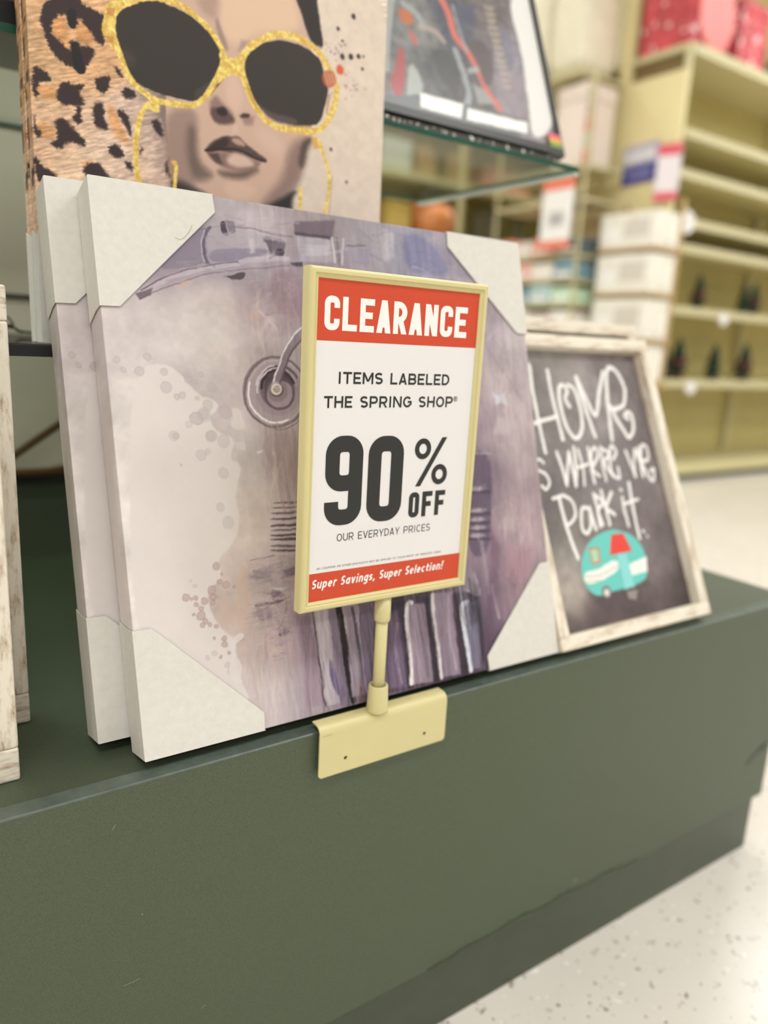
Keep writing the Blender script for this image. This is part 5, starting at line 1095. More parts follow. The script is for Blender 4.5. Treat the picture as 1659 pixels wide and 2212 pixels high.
# front plate with holes, as a filled outline
y0 = out[-1][0]; z_top = out[-1][1]; ZB = -.0572; rc = .004
ol = [(X0, z_top), (X1, z_top)] + [(X1 - rc + rc * math.cos(a), ZB + rc - rc * math.sin(a)) for a in np.linspace(0, PI / 2, 6)] + [(X0 + rc - rc * math.sin(a), ZB + rc - rc * math.cos(a)) for a in np.linspace(0, PI / 2, 6)]
cu = bpy.data.curves.new('plate', 'CURVE'); cu.dimensions = '2D'; cu.fill_mode = 'BOTH'; cu.extrude = th / 2
def spl(p):
    s = cu.splines.new('POLY'); s.points.add(len(p) - 1); s.use_cyclic_u = True
    for q, v in zip(s.points, p): q.co = (v[0], v[1], 0, 1)
spl(ol)
for hx in (.3640, .4630): spl([(hx + .0021 * math.cos(a), -.0423 + .0021 * math.sin(a)) for a in np.linspace(0, 2 * PI, 17)[:-1]])
tmp = bpy.data.objects.new('tmp', cu); C.objects.link(tmp); bpy.context.view_layer.update()
me = bpy.data.meshes.new_from_object(tmp.evaluated_get(bpy.context.evaluated_depsgraph_get())); bpy.data.objects.remove(tmp)
for v in me.vertices: x, zz, d = v.co; v.co = (lx(x), y0 + th / 2 + d - SY, lz(zz))
bm.from_mesh(me); bpy.data.meshes.remove(me)
brk = from_bm('bracket', bm, CREAM_PLASTIC, sign)
md = brk.modifiers.new('edge', 'BEVEL'); md.width = .0004; md.segments = 2; md.limit_method = 'ANGLE'; md.angle_limit = 1.0
for p in brk.data.polygons: p.use_smooth = True
try: brk.data.set_sharp_from_angle(angle=0.7)
except Exception: pass
DKM = mat('grey_scuff', (150, 140, 100), rough=.6)
bm = bmesh.new(); ribbon(bm, [(lx(.3362), lz(-.0118)), (lx(.342), lz(-.0112)), (lx(.3474), lz(-.0112))], .0003, False, lambda p: (p[0], y0 - SY - .0006, p[1])); from_bm('scuff_mark', bm, DKM, sign)
bm = bmesh.new(); ribbon(bm, [(lx(.4434), .0125 - SY), (lx(.4443), .0095 - SY), (lx(.4460), .0088 - SY), (lx(.4485), .0100 - SY), (lx(.4505), .0122 - SY)], .0004, False, lambda p: (p[0], p[1], lz(z_t) + .0006)); from_bm('scuff_mark', bm, DKM, sign)
def cyl(name, prof, m): bm = bmesh.new(); lathe(bm, prof, 28); return from_bm(name, bm, m, sign, True)
zt = lz(z_t)
cyl('lower_sleeve', [(.0112, zt - .0002), (.0112, zt + .001), (.0100, zt + .0275), (.0094, zt + .0282), (.0074, zt + .0282), (.0074, zt + .026)], CREAM_SLEEVE)
cyl('pole', [(.0062, zt + .0005), (.0061, lz(.11))], CREAM_PLASTIC)
cyl('upper_sleeve', [(.0068, lz(.0950)), (.0076, lz(.0953)), (.0082, lz(.098)), (.0082, lz(.1222))], CREAM_SLEEVE)
# moulded frame: mitred profile swept round the rectangle
FX0, FX1, FZ0, FZ1 = .3060, .5010, .1210, .4248; YF = -.0040
fp = [(0, .0130), (0, .0030), (.0006, .0012), (.0022, .0001), (.0050, .0), (.0056, .0007), (.0059, .0013), (.0066, .0013), (.0070, .0010), (.0088, .0022), (.0092, .0030), (.0092, .0130)]
bm = bmesh.new(); rings = []
for q in range(4):
    ring = []
    for i_, d in fp:
        x = (FX0 + i_) if q in (0, 3) else (FX1 - i_); z = (FZ0 + i_) if q in (0, 1) else (FZ1 - i_)
        ring.append(bm.verts.new((lx(x), YF + d - SY, lz(z))))
    rings.append(ring)
for q in range(4):
    a, b = rings[q], rings[(q + 1) % 4]
    for i in range(len(fp)): bm.faces.new((a[i], b[i], b[(i + 1) % len(fp)], a[(i + 1) % len(fp)]))
from_bm('frame', bm, CREAM_PLASTIC, sign)
box('backing', lx(FX0 + .002), lx(FX1 - .002), .0113 - SY - .0015, .0113 - SY, lz(FZ0 + .002), lz(FZ1 - .002), CREAM_SLEEVE, sign)
PY = YF + .0030
poster = box('poster', lx(.3148), lx(.4922), PY - SY + .0005, PY - SY + .0012, lz(.1300), lz(.4160), PAPER, sign)
poster['label'] = 'white paper clearance sign with red bands and black lettering'
ly = PY - SY + .0005
def flat(name, x0, x1, z0, z1, y, m, parent):
    me = bpy.data.meshes.new(name); me.from_pydata([(lx(x0), y, lz(z0)), (lx(x1), y, lz(z0)), (lx(x1), y, lz(z1)), (lx(x0), y, lz(z1))], [], [(0, 1, 2, 3)]); return link(name, me, m, parent)
flat('header_band', .3148, .4922, .3648, .4160, ly - .00012, RED, poster)
flat('footer_band', .3148, .4922, .1300, .1571, ly - .00012, RED, poster)
def line(text, x0, x1, z0, z1, tw, gap, m, **kw): return lettering('lettering', text, lx(x0), lx(x1), lz(z0), lz(z1), tw, gap, m, poster, y=ly - .00024, **kw)
line('CLEARANCE', .3222, .4787, .3737, .4020, .195, .10, WHITE_INK, rd=False, uniform=True)
line('ITEMS LABELED', .3379, .4620, .3286, .3389, .18, .17, INK)
line('THE SPRING SHOP', .3246, .4680, .3076, .3179, .18, .17, INK)
o = lettering('lettering', 'R', lx(.4703), lx(.4722), lz(.3143), lz(.3170), .18, 0, INK, poster, y=ly - .00024)
bm = bmesh.new(); ribbon(bm, circ(lx(.4713), lz(.3156), .0023, .0023, 0, 360, 20)[:-1], .0005, True, lambda p: (p[0], ly - .00024, p[1])); from_bm('lettering', bm, INK, poster)
line('9', .3284, .3678, .2005, .2828, .178, 0, INK, rd=False)
line('0', .3736, .4134, .2000, .2815, .178, 0, INK, rd=False)
line('%', .4261, .4674, .2312, .2784, .11, 0, INK)
line('OFF', .4227, .4670, .2005, .2255, .20, .14, INK, rd=False, uniform=True)
line('OUR EVERYDAY PRICES', .3430, .4506, .1852, .1924, .105, .16, INK)
line('NO COUPONS OR OTHER DISCOUNTS MAY BE APPLIED TO "YOUR PRICE" OR "REDUCED" ITEMS', .3230, .4667, .1604, .1623, .15, .25, GREY_INK)
line('Super Savings, Super Selection!', .3180, .4700, .1424, .1512, .175, .13, WHITE_INK, slant=.2)
line('*', .4708, .4722, .1490, .1510, .2, 0, WHITE_INK)

# ------------------------------------------------------------------ canvases
def protector(W, H, dep, sx, sz, leg, parent, tip=.016, lift=.0012, skew=.006):
    """folded card corner: face, two edge flaps and a back flap; sx, sz = 0 (left / bottom) or 1 (right / top)"""
    fx = (lambda u: u) if sx == 0 else (lambda u: W - u); fz = (lambda v: v) if sz == 0 else (lambda v: H - v)
    e = .0006; t = .0006; bm = bmesh.new()
    face = [(-e, -e), (leg, -e), (leg + .001, tip), (tip, leg), (-e, leg + .0005)]
    prism(bm, face, lambda p: (fx(p[0]), -lift - t, fz(p[1])), lambda p: (fx(p[0]), -lift, fz(p[1])))
    prism(bm, [face[0], face[1], (leg - .02, tip * 2.2), (tip * 2.2, leg - .02), face[4]], lambda p: (fx(p[0]), dep + .0009, fz(p[1])), lambda p: (fx(p[0]), dep + .0003, fz(p[1])))
    side = [(-lift - t, -e), (dep + .0009, -e), (dep + .0009, leg + skew), (dep * .35, leg + .001), (-lift - t, leg + .0005)]
    prism(bm, side, lambda p: (fx(-e - t), p[0], fz(p[1])), lambda p: (fx(-e), p[0], fz(p[1])))
    prism(bm, side, lambda p: (fx(p[1]), p[0], fz(-e - t)), lambda p: (fx(p[1]), p[0], fz(-e)))
    return from_bm('corner_protector', bm, CARD, parent)
def canvas(name, label, key, W, H, dep, loc, lean, res, leg, seed=1, group=None, cat='canvas print'):
    t = thing(name, label, cat, loc, (-lean, 0, 0), group)
    picture('printed_canvas', key, W, H, dep, res, CANVAS_MAT, t, seed=seed)
    bm = bmesh.new(); b = .018
    for a in ((.001, W - .001, .001, b), (.001, W - .001, H - b, H - .001), (.001, b, b, H - b), (W - b, W - .001, b, H - b)): bx(bm, a[0], a[1], .002, dep, a[2], a[3])
    from_bm('stretcher_frame', bm, PINE, t)
    for sx in (0, 1):
        for sz in (0, 1): protector(W, H, dep, sx, sz, leg, t)
    return t
c1 = canvas('canvas_print', 'square mauve canvas print of an old vehicle front, directly behind the clearance sign', 'truck', .508, .508, .0380, (.1707, .0184, .0024), math.radians(15.47), .00085, .112, group='square mauve canvas prints')
HAIR_AT = [(.0712, .4632), (.0740, .4617), (.0763, .4616), (.0795, .4632), (.082, .4657), (.0845, .4685), (.0865, .4714), (.0888, .4765)]
c2 = dup(c1, (.1436, .0668, .0024), (-math.radians(15.0), 0, 0), 'square mauve canvas print behind the front one, only its left side showing')
bm = bmesh.new(); ribbon(bm, HAIR_AT, .0003, False, lambda p: (p[0], -.0026, p[1])); from_bm('stray_hair', bm, mat('brown_hair', (130, 116, 96), rough=.6), c1)
w1 = canvas('canvas_print', 'tall canvas print of a face in gold sunglasses beside leopard fur', 'woman', .389, .508, .0235, (.144, .239, .3486), math.radians(1.5), .00095, .100, seed=5, group='tall canvas prints on the glass shelf')
w2 = dup(w1, (.1435, .2680, .3486), (-math.radians(1.5), 0, 0), 'identical tall leopard and face canvas pressed against the back of the front one')

# ------------------------------------------------------------------ framed chalkboard signs
def chalk_sign(loc, lean, label):
    t = thing('chalkboard_sign', label, 'framed sign', loc, (-lean, 0, 0), 'framed chalkboard signs'); W, H, D_, f = .312, .4223, .022, .0178
    for a in ((0, W, 0, f), (0, W, H - f, H), (0, f, f, H - f), (W - f, W, f, H - f)): box('frame_rail' if a[1] - a[0] > .1 else 'frame_stile', a[0], a[1], 0, D_, a[2], a[3], WASH_R if a[1] - a[0] > .1 else WASH_S, t, .0012)
    p = picture('printed_board', 'chalk', W - 2 * f + .004, H - 2 * f + .004, .001, .0009, CHALK_MAT, t, wrap=False, seed=8); p.location = (f - .002, .0165, f - .002)
    return t
for k_, ops in list(ART.items()):
    if k_ == 'chalk':   # the artwork is measured from the outer corner of the sign
        sh = .0158; new = []
        for op in ops:
            if op[0] == 'bg': new.append((op[0], op[1], [(x - sh, y - sh, r, g, b) for x, y, r, g, b in op[2]]))
            elif op[0] in ('dot', 'ring'): new.append(op[:4] + ((op[4][0] - sh, op[4][1] - sh), op[5]))
            elif op[0] == 'wash': new.append(op)
            else: new.append(op[:4] + ([(x - sh, y - sh) for x, y in op[4]],))
        ART[k_] = new
s1 = chalk_sign((.682, .010, .0036), math.radians(24.5), 'framed chalkboard sign reading home is where we park it, with turquoise camper')
s2 = dup(s1, (.682, .118, -.0022), (-math.radians(12.5), 0, 0), 'second white framed chalkboard sign, only its top edge showing behind the front one')

# ------------------------------------------------------------------ whitewashed wooden frames at the left
def wood_sign(loc, W, H, label, lean=0.0):
    t = thing('wooden_sign', label, 'wooden sign', loc, (-lean, 0, 0), 'whitewashed wooden signs'); f = .03
    for a, nm in (((-W, 0, 0, f), 'frame_rail'), ((-W, 0, H - f, H), 'frame_rail'), ((-W, -W + f, f, H - f), 'frame_stile'), ((-f, 0, f, H - f), 'frame_stile')): box(nm, a[0], a[1], 0, .024, a[2], a[3], WASH_L if nm == 'frame_rail' else WASH, t, .0022, 3)
    box('board', -W + f, -f, .010, .016, f, H - f, WASH, t)
    return t
ws1 = wood_sign((.0775, .058, TOP + .0002), .36, .40, 'whitewashed wooden frame sign at the left edge, nearest the front')
ws2 = wood_sign((.1015, .1565, TOP + .0002), .36, .406, 'shaded whitewashed wooden frame sign behind the front one at left')

# ------------------------------------------------------------------ the rack behind: panel, posts, two shelves
rack = thing('display_rack', 'grey-green backed display rack with black edged lower shelf and glass upper shelf', 'display rack', (0, .72, .131))
rz = .131; ryy = .72
def RB(name, x0, x1, y0, y1, z0, z1, m, bev=0.0): return box(name, x0, x1, y0 - ryy, y1 - ryy, z0 - rz, z1 - rz, m, rack, bev)
PANEL = mat('grey_green_rack_panel', (224, 218, 198), rough=0.6, noise=(5, 0.07))
RB('back_panel', -1.2, .72, .722, .74, .1312, .715, PANEL)
RB('upper_panel', -1.2, .72, .722, .74, .7152, 1.2, mat('olive_rack_panel', (60, 60, 46), rough=.6, noise=(5, .05)))
RB('slot_rail', -1.2, .70, .7155, .7218, .398, .406, mat('dark_slot', (86, 84, 74), rough=.5))
RB('lower_shelf', -.9, .66, .2035, .712, .3359, .3472, GLASS2, .0008)
RB('shelf_edge', -.9, .66, .1990, .2033, .3356, .3466, mat('black_shelf_edge', (10, 10, 9), rough=.35), .0008)
RB('glass_shelf', -.9, .9380, .307, .72, .6365, .6445, GLASS, .0006)
for x in (-.85, .69): RB('post', x, x + .03, .702, .7215, .1312, 1.2, mat('cream_post', (200, 190, 150), rough=.5))
RB('refraction_strip', .9300, .9420, .309, .72, .6325, .6363, mat('pale_refraction_line', (214, 218, 204), rough=.3))  # pale strip added below the glass, imitating light refracted through its side

# chain on the lower shelf
ch = thing('chain', 'small black link chain hanging down onto the lower shelf at left', 'chain', (.172, .56, .3472))
path = [(.012, 0, .0052), (.000, 0, .0060), (-.0105, 0, .0125), (-.0180, 0, .0225), (-.0235, 0, .0345), (-.0275, 0, .0475), (-.0300, 0, .0610), (-.0315, 0, .0745), (-.0320, 0, .0880)]
for i, p in enumerate(path[:-1]):
    a = Vector(p); b = Vector(path[i + 1]); d = (b - a).normalized(); c = (a + b) / 2; s_ = Vector((0, 1, 0)) if i % 2 else d.cross(Vector((0, 1, 0))); bm = bmesh.new()
    if i == 0: s_ = Vector((0, 1, 0))
    tube(bm, [c + d * .0092 * math.cos(2 * PI * k / 12) + s_ * .0046 * math.sin(2 * PI * k / 12) for k in range(12)], .0014, 6, True); from_bm('link', bm, BLACKM, ch, True)
# bent brown rods behind the signs
ROD = mat('brown_varnished_cane', (92, 62, 26), rough=.4, noise=(30, .1))
t = thing('cane_hoop', 'bent brown cane leaning across the back step between the wooden signs and canvases', 'cane', (.20, .69, .131))
bm = bmesh.new(); tube(bm, [(-.12, .0, .012), (-.03, 0, .030), (.008, 0, .057), (.053, 0, .088), (.12, .0, .15)], .0060, 10); from_bm('rod', bm, ROD, t, True)
bm = bmesh.new(); tube(bm, [(-.12, -.004, .0065), (-.03, -.004, .0065), (.02, -.004, .0068), (.06, -.004, .012), (.10, -.004, .025)], .0060, 10); from_bm('rod', bm, ROD, t, True)

# ------------------------------------------------------------------ framed racing posters on the glass shelf
GZ = .6446
def poster_frame(loc, lean, label, art=True):
    t = thing('framed_poster', label, 'framed poster', loc, (-lean, 0, 0), 'framed posters on the glass shelf'); W, H, f = .62, .46, .009
    BLK = mat('black_moulding', (42, 40, 37), rough=.35)
    for a, nm in (((0, W, 0, f * 1.5), 'frame_rail'), ((0, W, H - f, H), 'frame_rail'), ((0, f, f * 1.5, H - f), 'frame_stile'), ((W - f, W, f * 1.5, H - f), 'frame_stile')): box(nm, a[0], a[1], 0, .014, a[2], a[3], BLK, t, .001)
    if art:
        p = picture('printed_sheet', 'race', W - 2 * f, H - 2.5 * f, .001, .0021, POSTER_MAT, t, wrap=False, seed=11); p.location = (f, .004, f * 1.5)
        for k, c_ in enumerate(((222, 90, 120), (214, 170, 60), (120, 150, 70))): box('sticker_band', W - .030, W - .004, -.0007, -.0001, .026 - k * .0075, .033 - k * .0075, mat('sticker%d' % k, c_, rough=.5), t)
    box('backing', f, W - f, .012, .014, f, H - f, mat('grey_backing', (96, 92, 86), rough=.8), t)
    return t
for k_ in ('race',):
    new = []; sx_, sy_ = .009, .0135
    for op in ART[k_]:
        if op[0] == 'bg': new.append((op[0], op[1], [(x - sx_, y - sy_, r, g, b) for x, y, r, g, b in op[2]]))
        elif op[0] in ('dot', 'ring'): new.append(op[:4] + ((op[4][0] - sx_, op[4][1] - sy_), op[5]))
        elif op[0] == 'wash': new.append(op)
        else: new.append(op[:4] + ([(x - sx_, y - sy_) for x, y in op[4]],))
    ART[k_] = new
box_b = None
pf = poster_frame((.2895, .3092, .6550), math.radians(22.2), 'black framed racing poster with white margin leaning on the glass shelf')
tag(box('picture_box', .33, .885, .3085, .335, GZ, .6500, mat('dark_carton', (64, 58, 50), rough=.6, speck=[(120, .60, (226, 222, 214))])), 'flat dark printed carton lying under the racing poster on the glass shelf', 'carton')
fpic = thing('framed_picture', 'black framed picture with red and yellow at the left end of the glass shelf', 'picture', (-.05, .330, GZ + .0001))
BK2 = mat('black_moulding_left', (14, 14, 12), rough=.35)
for a, nm in (((-.22, .22, 0, .028), 'frame_rail'), ((-.22, .22, .32, .34), 'frame_rail'), ((-.22, -.20, .028, .32), 'frame_stile'), ((.20, .22, .028, .32), 'frame_stile')): box(nm, a[0], a[1], 0, .015, a[2], a[3], BK2, fpic, .001)
box('printed_sheet', -.20, .20, .006, .009, .028, .32, mat('dark_red_print', (96, 34, 30), rough=.5, noise=(12, .5)), fpic)
bm = bmesh.new(); prism(bm, [(.165, .03), (.178, .03), (.150, .30), (.128, .30)], lambda p: (p[0], .0050, p[1]), lambda p: (p[0], .0058, p[1])); from_bm('yellow_stripe', bm, mat('mustard_print', (190, 170, 86), rough=.5), fpic)

# ------------------------------------------------------------------ store shelving behind
CRM = mat('cream_shelving_steel', (212, 201, 150), rough=.5, noise=(4, .03))
CRMD = mat('cream_shelving_back', (190, 176, 112), rough=.6, noise=(4, .04))
LIP = mat('cream_shelf_lip', (200, 190, 148), rough=.5)
YEL = mat('pale_yellow_end_panel', (226, 212, 160), rough=.5, noise=(3, .03))
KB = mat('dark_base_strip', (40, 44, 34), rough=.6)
gx, gy, gt = 4.083, 2.480, 2.135
g1 = thing('store_shelving', 'cream steel shelving run on the right with a pale yellow end panel', 'shelving', (gx, gy, FLOOR))
def GB(name, x0, x1, y0, y1, z0, z1, m, bev=0.0): return box(name, x0 - gx, x1 - gx, y0 - gy, y1 - gy, z0 - FLOOR, z1 - FLOOR, m, g1, bev)
GX1 = 9.0
GB('end_panel', gx, gx + .03, gy, 3.36, FLOOR + .02, 2.00, YEL)
GB('end_panel_rail', gx, gx + .03, gy, 3.36, 2.10, gt, LIP)
GB('end_post', gx - .002, gx + .034, 2.90, 2.985, 1.9, 2.95, YEL)
GB('slot_shade_board', gx + .031, gx + .034, gy, 3.36, 1.99, 2.1, mat('slot_shade_brown', (120, 98, 56), rough=.7))  # board added in dark brown to stand for shade inside the closed slot
for y in (gy, 3.33): GB('end_post', gx - .002, gx + .032, y, y + .03, 2.0, 2.1, LIP)
GB('centre_panel', gx + .035, GX1, 2.93, 2.96, FLOOR + .1, 2.95, CRMD)
for x in (4.5, 5.7, 6.9, 8.1): GB('post', x, x + .04, 2.88, 2.93, FLOOR + .1, 2.9, LIP)
GB('top_deck', gx + .03, GX1, gy, 2.93, gt - .03, gt - .002, LIP)
GB('deck_lip', gx + .03, GX1, gy - .012, gy, gt - .055, gt, LIP)
for z in (1.685, 1.462, 1.195, 1.045, .672, .215):
    GB('shelf', gx + .035, GX1, gy + .002, 2.928, z - .022, z - .004, CRM)
    GB('shelf_lip', gx + .035, GX1, gy - .012, gy + .0015, z - .048, z, LIP)
for z in (1.685, 1.195): GB('shelf', gx + .035, GX1, 2.965, 3.36, z - .022, z - .004, CRM)
GB('base_deck', gx + .035, GX1, gy, 2.928, FLOOR + .085, FLOOR + .105, LIP)
GB('base_front', gx + .035, GX1, gy - .01, gy + .005, FLOOR + .045, FLOOR + .105, CRM)
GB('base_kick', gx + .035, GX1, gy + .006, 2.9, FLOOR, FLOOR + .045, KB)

# little decorations on the two lower shelves
TREE = mat('dark_green_tinsel', (30, 56, 42), rough=.7, noise=(60, .3)); REDD = mat('dark_red_felt', (86, 40, 34), rough=.8); TAN = mat('pale_face_resin', (150, 130, 100), rough=.7)
def figure(x, y, z, h, red, label, slim=1.0):
    t = thing('tree_figurine', label, 'figurine', (x, y, z), group='green figurines on the shelves')
    r = .046 * slim * h / .23
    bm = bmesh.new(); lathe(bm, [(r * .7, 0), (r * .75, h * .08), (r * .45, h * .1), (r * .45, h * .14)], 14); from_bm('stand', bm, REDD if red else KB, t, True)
    bm = bmesh.new(); lathe(bm, [(r * .6, h * .14), (r * 1.05, h * .18), (r * .62, h * .42), (r * .9, h * .43), (r * .48, h * .66), (r * .66, h * .67), (r * .12, h)], 16); from_bm('foliage', bm, TREE, t, True)
    if red:
        bm = bmesh.new(); lathe(bm, [(r * 1.0, h * .34), (r * 1.08, h * .36), (r * .92, h * .48), (r * .7, h * .5)], 14); from_bm('garland', bm, REDD, t, True)
    return t
F5 = [(4.66, .24, 1, 'dark green tree figurine on the upper of two figurine shelves, left'), (5.20, .23, 0, 'dark green tree figurine on the upper figurine shelf, right of the first'), (5.33, .24, 1, 'dark green and red tree figurine at the right photo edge, upper figurine shelf')]
F6 = [(4.262, .26, 1, 'dark green and red figurine beside the shelving end, lower shelf'), (4.396, .22, 0, 'shorter green figurine second from the end on the lower shelf'), (4.535, .27, 1, 'green and red figurine behind the white tag on the lower shelf'), (4.95, .25, 0, 'slim green tree figurine standing alone on the lower shelf'), (5.33, .27, 1, 'green and red figurine on the lower shelf near the right photo edge')]
for x, h, r, lb in F5: figure(x, 2.60, .6685, h, r, lb)
for x, h, r, lb in F6: figure(x, 2.60, .2115, h, r, lb, 1.15)
TAGM = mat('white_tag', (232, 226, 222), rough=.6)
for x, z, s, lb in ((4.78, .62, .05, 'white price tag under the upper figurine shelf'), (4.52, .165, .055, 'round white price tag on the lip of the lower figurine shelf'), (4.235, 1.17, .085, 'white price tag on the shelf lip beside the end panel')):
    bm = bmesh.new(); n_ = 16; prism(bm, [(s * math.cos(2 * PI * k / n_), s * .8 * math.sin(2 * PI * k / n_)) for k in range(n_)], lambda p: (x + p[0], gy - .0165, z + p[1]), lambda p: (x + p[0], gy - .0125, z + p[1])); tag(from_bm('price_tag', bm, TAGM), lb, 'price tag', 'price tags')

# red and white goods on top of the run
RP = mat('red_patterned_gift_wrap', (196, 74, 80), rough=.6, noise=(14, .3), speck=[(18, .62, (236, 208, 204))])
def gift(name, x0, x1, y0, y1, z0, z1, m, label, cat, bev=.01, group=None):
    t = thing(name, label, cat, ((x0 + x1) / 2, (y0 + y1) / 2, z0), group=group); dx = (x1 - x0) / 2; dy = (y1 - y0) / 2
    box('body', -dx, dx, -dy, dy, 0, (z1 - z0) * .8, m, t, bev); box('lid', -dx - .004, dx + .004, -dy - .004, dy + .004, (z1 - z0) * .8 + .0005, z1 - z0, m, t, bev); return t
gift('gift_box', 4.10, 4.46, 2.50, 2.87, gt, 2.62, RP, 'red and white patterned box on top of the shelving corner', 'box')
gift('gift_box', 4.56, 4.86, 2.50, 2.86, gt, 2.50, RP, 'smaller red patterned box on the shelving top, right of the pink disc', 'box')
bm = bmesh.new(); rr_ = .185; prism(bm, [(rr_ * math.cos(2 * PI * k / 32), rr_ * math.sin(2 * PI * k / 32)) for k in range(32)], lambda p: (4.30 + p[0] * .93, 2.482, gt + rr_ + p[1]), lambda p: (4.30 + p[0] * .93, 2.493, gt + rr_ + p[1]))
tag(from_bm('round_plaque', bm, mat('salmon_pink', (238, 128, 122), rough=.5, noise=(8, .05))), 'salmon pink round plaque standing on the shelving top', 'plaque')
bm = bmesh.new()
for k in range(26):
    a = rnd.uniform(0, 6.28); e = rnd.uniform(.2, 1.4); L_ = rnd.uniform(.12, .26)
    b0 = Vector((5.05, 2.62, gt + .08)); d = Vector((math.cos(a) * math.cos(e), math.sin(a) * math.cos(e) * .5, math.sin(e))); sd = d.orthogonal().normalized() * .03
    q = [b0, b0 + d * L_ * .5 + sd, b0 + d * L_, b0 + d * L_ * .5 - sd]; bm.faces.new([bm.verts.new(v) for v in q])
bx(bm, 4.98, 5.12, 2.55, 2.69, gt, gt + .09)
tag(from_bm('potted_plant', bm, mat('leaf_green', (62, 84, 36), rough=.6, noise=(20, .3))), 'green leafy plant on the shelving top at the right photo edge', 'plant')

# signs on the end panel
def board(name, c, w_, h_, rz_, m, label, cat, th_=.006):
    t = thing(name, label, cat, c, (0, 0, 0)); t.rotation_euler = rz_; box('board', -th_, 0, -w_ / 2, w_ / 2, -h_ / 2, h_ / 2, m, t); return t
bs = board('shop_sign', (gx - .003, 2.735, 1.515), .27, .23, (math.radians(-3), 0, 0), mat('lilac_sign_face', (186, 180, 196), rough=.5, noise=(6, .05)), 'blue and lilac card sign on the yellow end panel', 'sign')
NAV = mat('navy_ink', (70, 70, 140), rough=.5)
box('lower_band', -.0075, -.0062, -.135, .135, -.115, -.005, NAV, bs)
for k, (a, b_) in enumerate(((-.10, -.03), (-.015, .05), (.065, .11))): box('lettering', -.0085, -.0063, a, b_, .02, .075, mat('white_letter', (226, 224, 228), rough=.5), bs)
box('lettering', -.0092, -.0076, -.08, .09, -.07, -.05, mat('pale_letter', (150, 148, 190), rough=.5), bs)
rs = board('shop_sign', (gx - .025, 2.51, 1.43), .14, .32, (0, 0, math.radians(18)), mat('white_sign_face', (228, 218, 220), rough=.5), 'white card sign with red bands at the corner of the end panel', 'sign')
RB2 = mat('rose_red_ink', (214, 84, 100), rough=.5)
box('upper_band', -.0075, -.0062, -.07, .07, .095, .16, RB2, rs); box('lower_band', -.0075, -.0062, -.07, .07, -.16, -.11, RB2, rs)

# stacked white boxes hanging in a rack on the end panel
WBX = mat('white_printed_box', (232, 226, 212), rough=.6, noise=(7, .06), speck=[(16, .66, (196, 190, 174))]); BRN = mat('tan_wood_strip', (186, 156, 106), rough=.6)
zz_ = [(1.185, .985), (.950, .725), (.690, .455), (.42, .21)]
names = ['uppermost', 'second', 'third', 'lowest']
er = thing('end_rack', 'tan wooden rack of narrow shelves on the yellow end panel', 'rack', (gx - .001, 2.56, .15))
for k, (a, b_) in enumerate(zz_):
    box('shelf', -.26, 0, -.20, .235, b_ - .024 - .15, b_ - .004 - .15, BRN, er)
    t = thing('white_box', 'white printed box in the wooden end rack, %s of four' % names[k], 'box', (gx - .13, 2.575, b_ - .0035), group='white boxes in the end rack'); hh = a - b_
    box('body', -.125, .095, -.205, .205, 0, hh, WBX, t, .008); box('label_panel', -.1275, -.1256, -.16, .02, hh * .3, hh * .8, mat('grey_print', (206, 198, 184), rough=.6), t)
    box('label_panel', -.1275, -.1256, .05, .17, hh * .2, hh * .6, mat('pale_print', (236, 232, 224), rough=.6), t)
for y in (-.19, .22): box('upright', -.03, 0, y, y + .012, 0, 1.12, BRN, er)

# wire rack of packets left of the white boxes
pk = thing('packet_rack', 'cream rack of flat shelves filled with pastel packets, left of the white boxes', 'rack', (gx - .06, 3.15, FLOOR))
PX0, PX1 = gx - .40, gx - .06
ls = [.49, .65, .80, .95]
for z in ls + [1.28, 1.47]: box('shelf', -.34, 0, -.335, .46, z - .018 - FLOOR, z - FLOOR, LIP, pk)
for y in (-.33, .44): box('upright', -.34, -.322, y, y + .012, 0, 1.984 - FLOOR, LIP, pk)
box('top_shelf', -.36, .04, -.22, .85, 1.985 - FLOOR, 2.01 - FLOOR, LIP, pk); box('upright', -.36, -.33, .82, .85, 0, 1.984 - FLOOR, LIP, pk)
cols = [(232, 176, 160), (236, 226, 214), (120, 150, 160), (196, 222, 190), (222, 206, 196), (92, 106, 108), (238, 232, 222), (226, 140, 112), (176, 200, 196), (240, 214, 206)]
cnames = ['pink', 'ivory', 'slate blue', 'mint green', 'beige', 'dark grey', 'white', 'coral', 'pale teal', 'blush']
rows = [(ls[0], [6, 4, 6, 3]), (ls[1], [3, 8, 2, 9]), (ls[2], [2, 1, 0, 9]), (ls[3], [5, 7, 4, 7])]
rn = ['bottom', 'second', 'third', 'fourth']
for ri, (z, cs) in enumerate(rows):
    y = 2.835
    for ci, c_ in enumerate(cs):
        wd = (.18, .20, .17, .17)[ci]; hh = (.115, .10, .12, .105)[(ci + ri) % 4]
        t = thing('packet', '%s packet lying %s from the right on the %s shelf of the packet rack' % (cnames[c_], ('first', 'second', 'third', 'fourth')[ci], rn[ri]), 'packet', (gx - .235, y + wd / 2, z + .0005), group='pastel packets in the packet rack')
        m_ = mat('packet_' + cnames[c_].replace(' ', '_'), cols[c_], rough=.5, noise=(9, .12))
        box('body', -.16, .16, -wd / 2 + .004, wd / 2 - .004, 0, hh, m_, t, .012); box('band', -.1615, -.1603, -wd / 2 + .02, wd / 2 - .02, hh * .15, hh * .38, mat('packet_band', (238, 234, 226), rough=.5), t)
        y += wd
gift('white_carton', gx - .36, gx - .10, 2.90, 3.14, 1.4705, 1.95, mat('pinkish_white_carton', (232, 216, 204), rough=.6, noise=(6, .05)), 'tall pinkish white carton on the top shelf of the packet rack', 'carton')
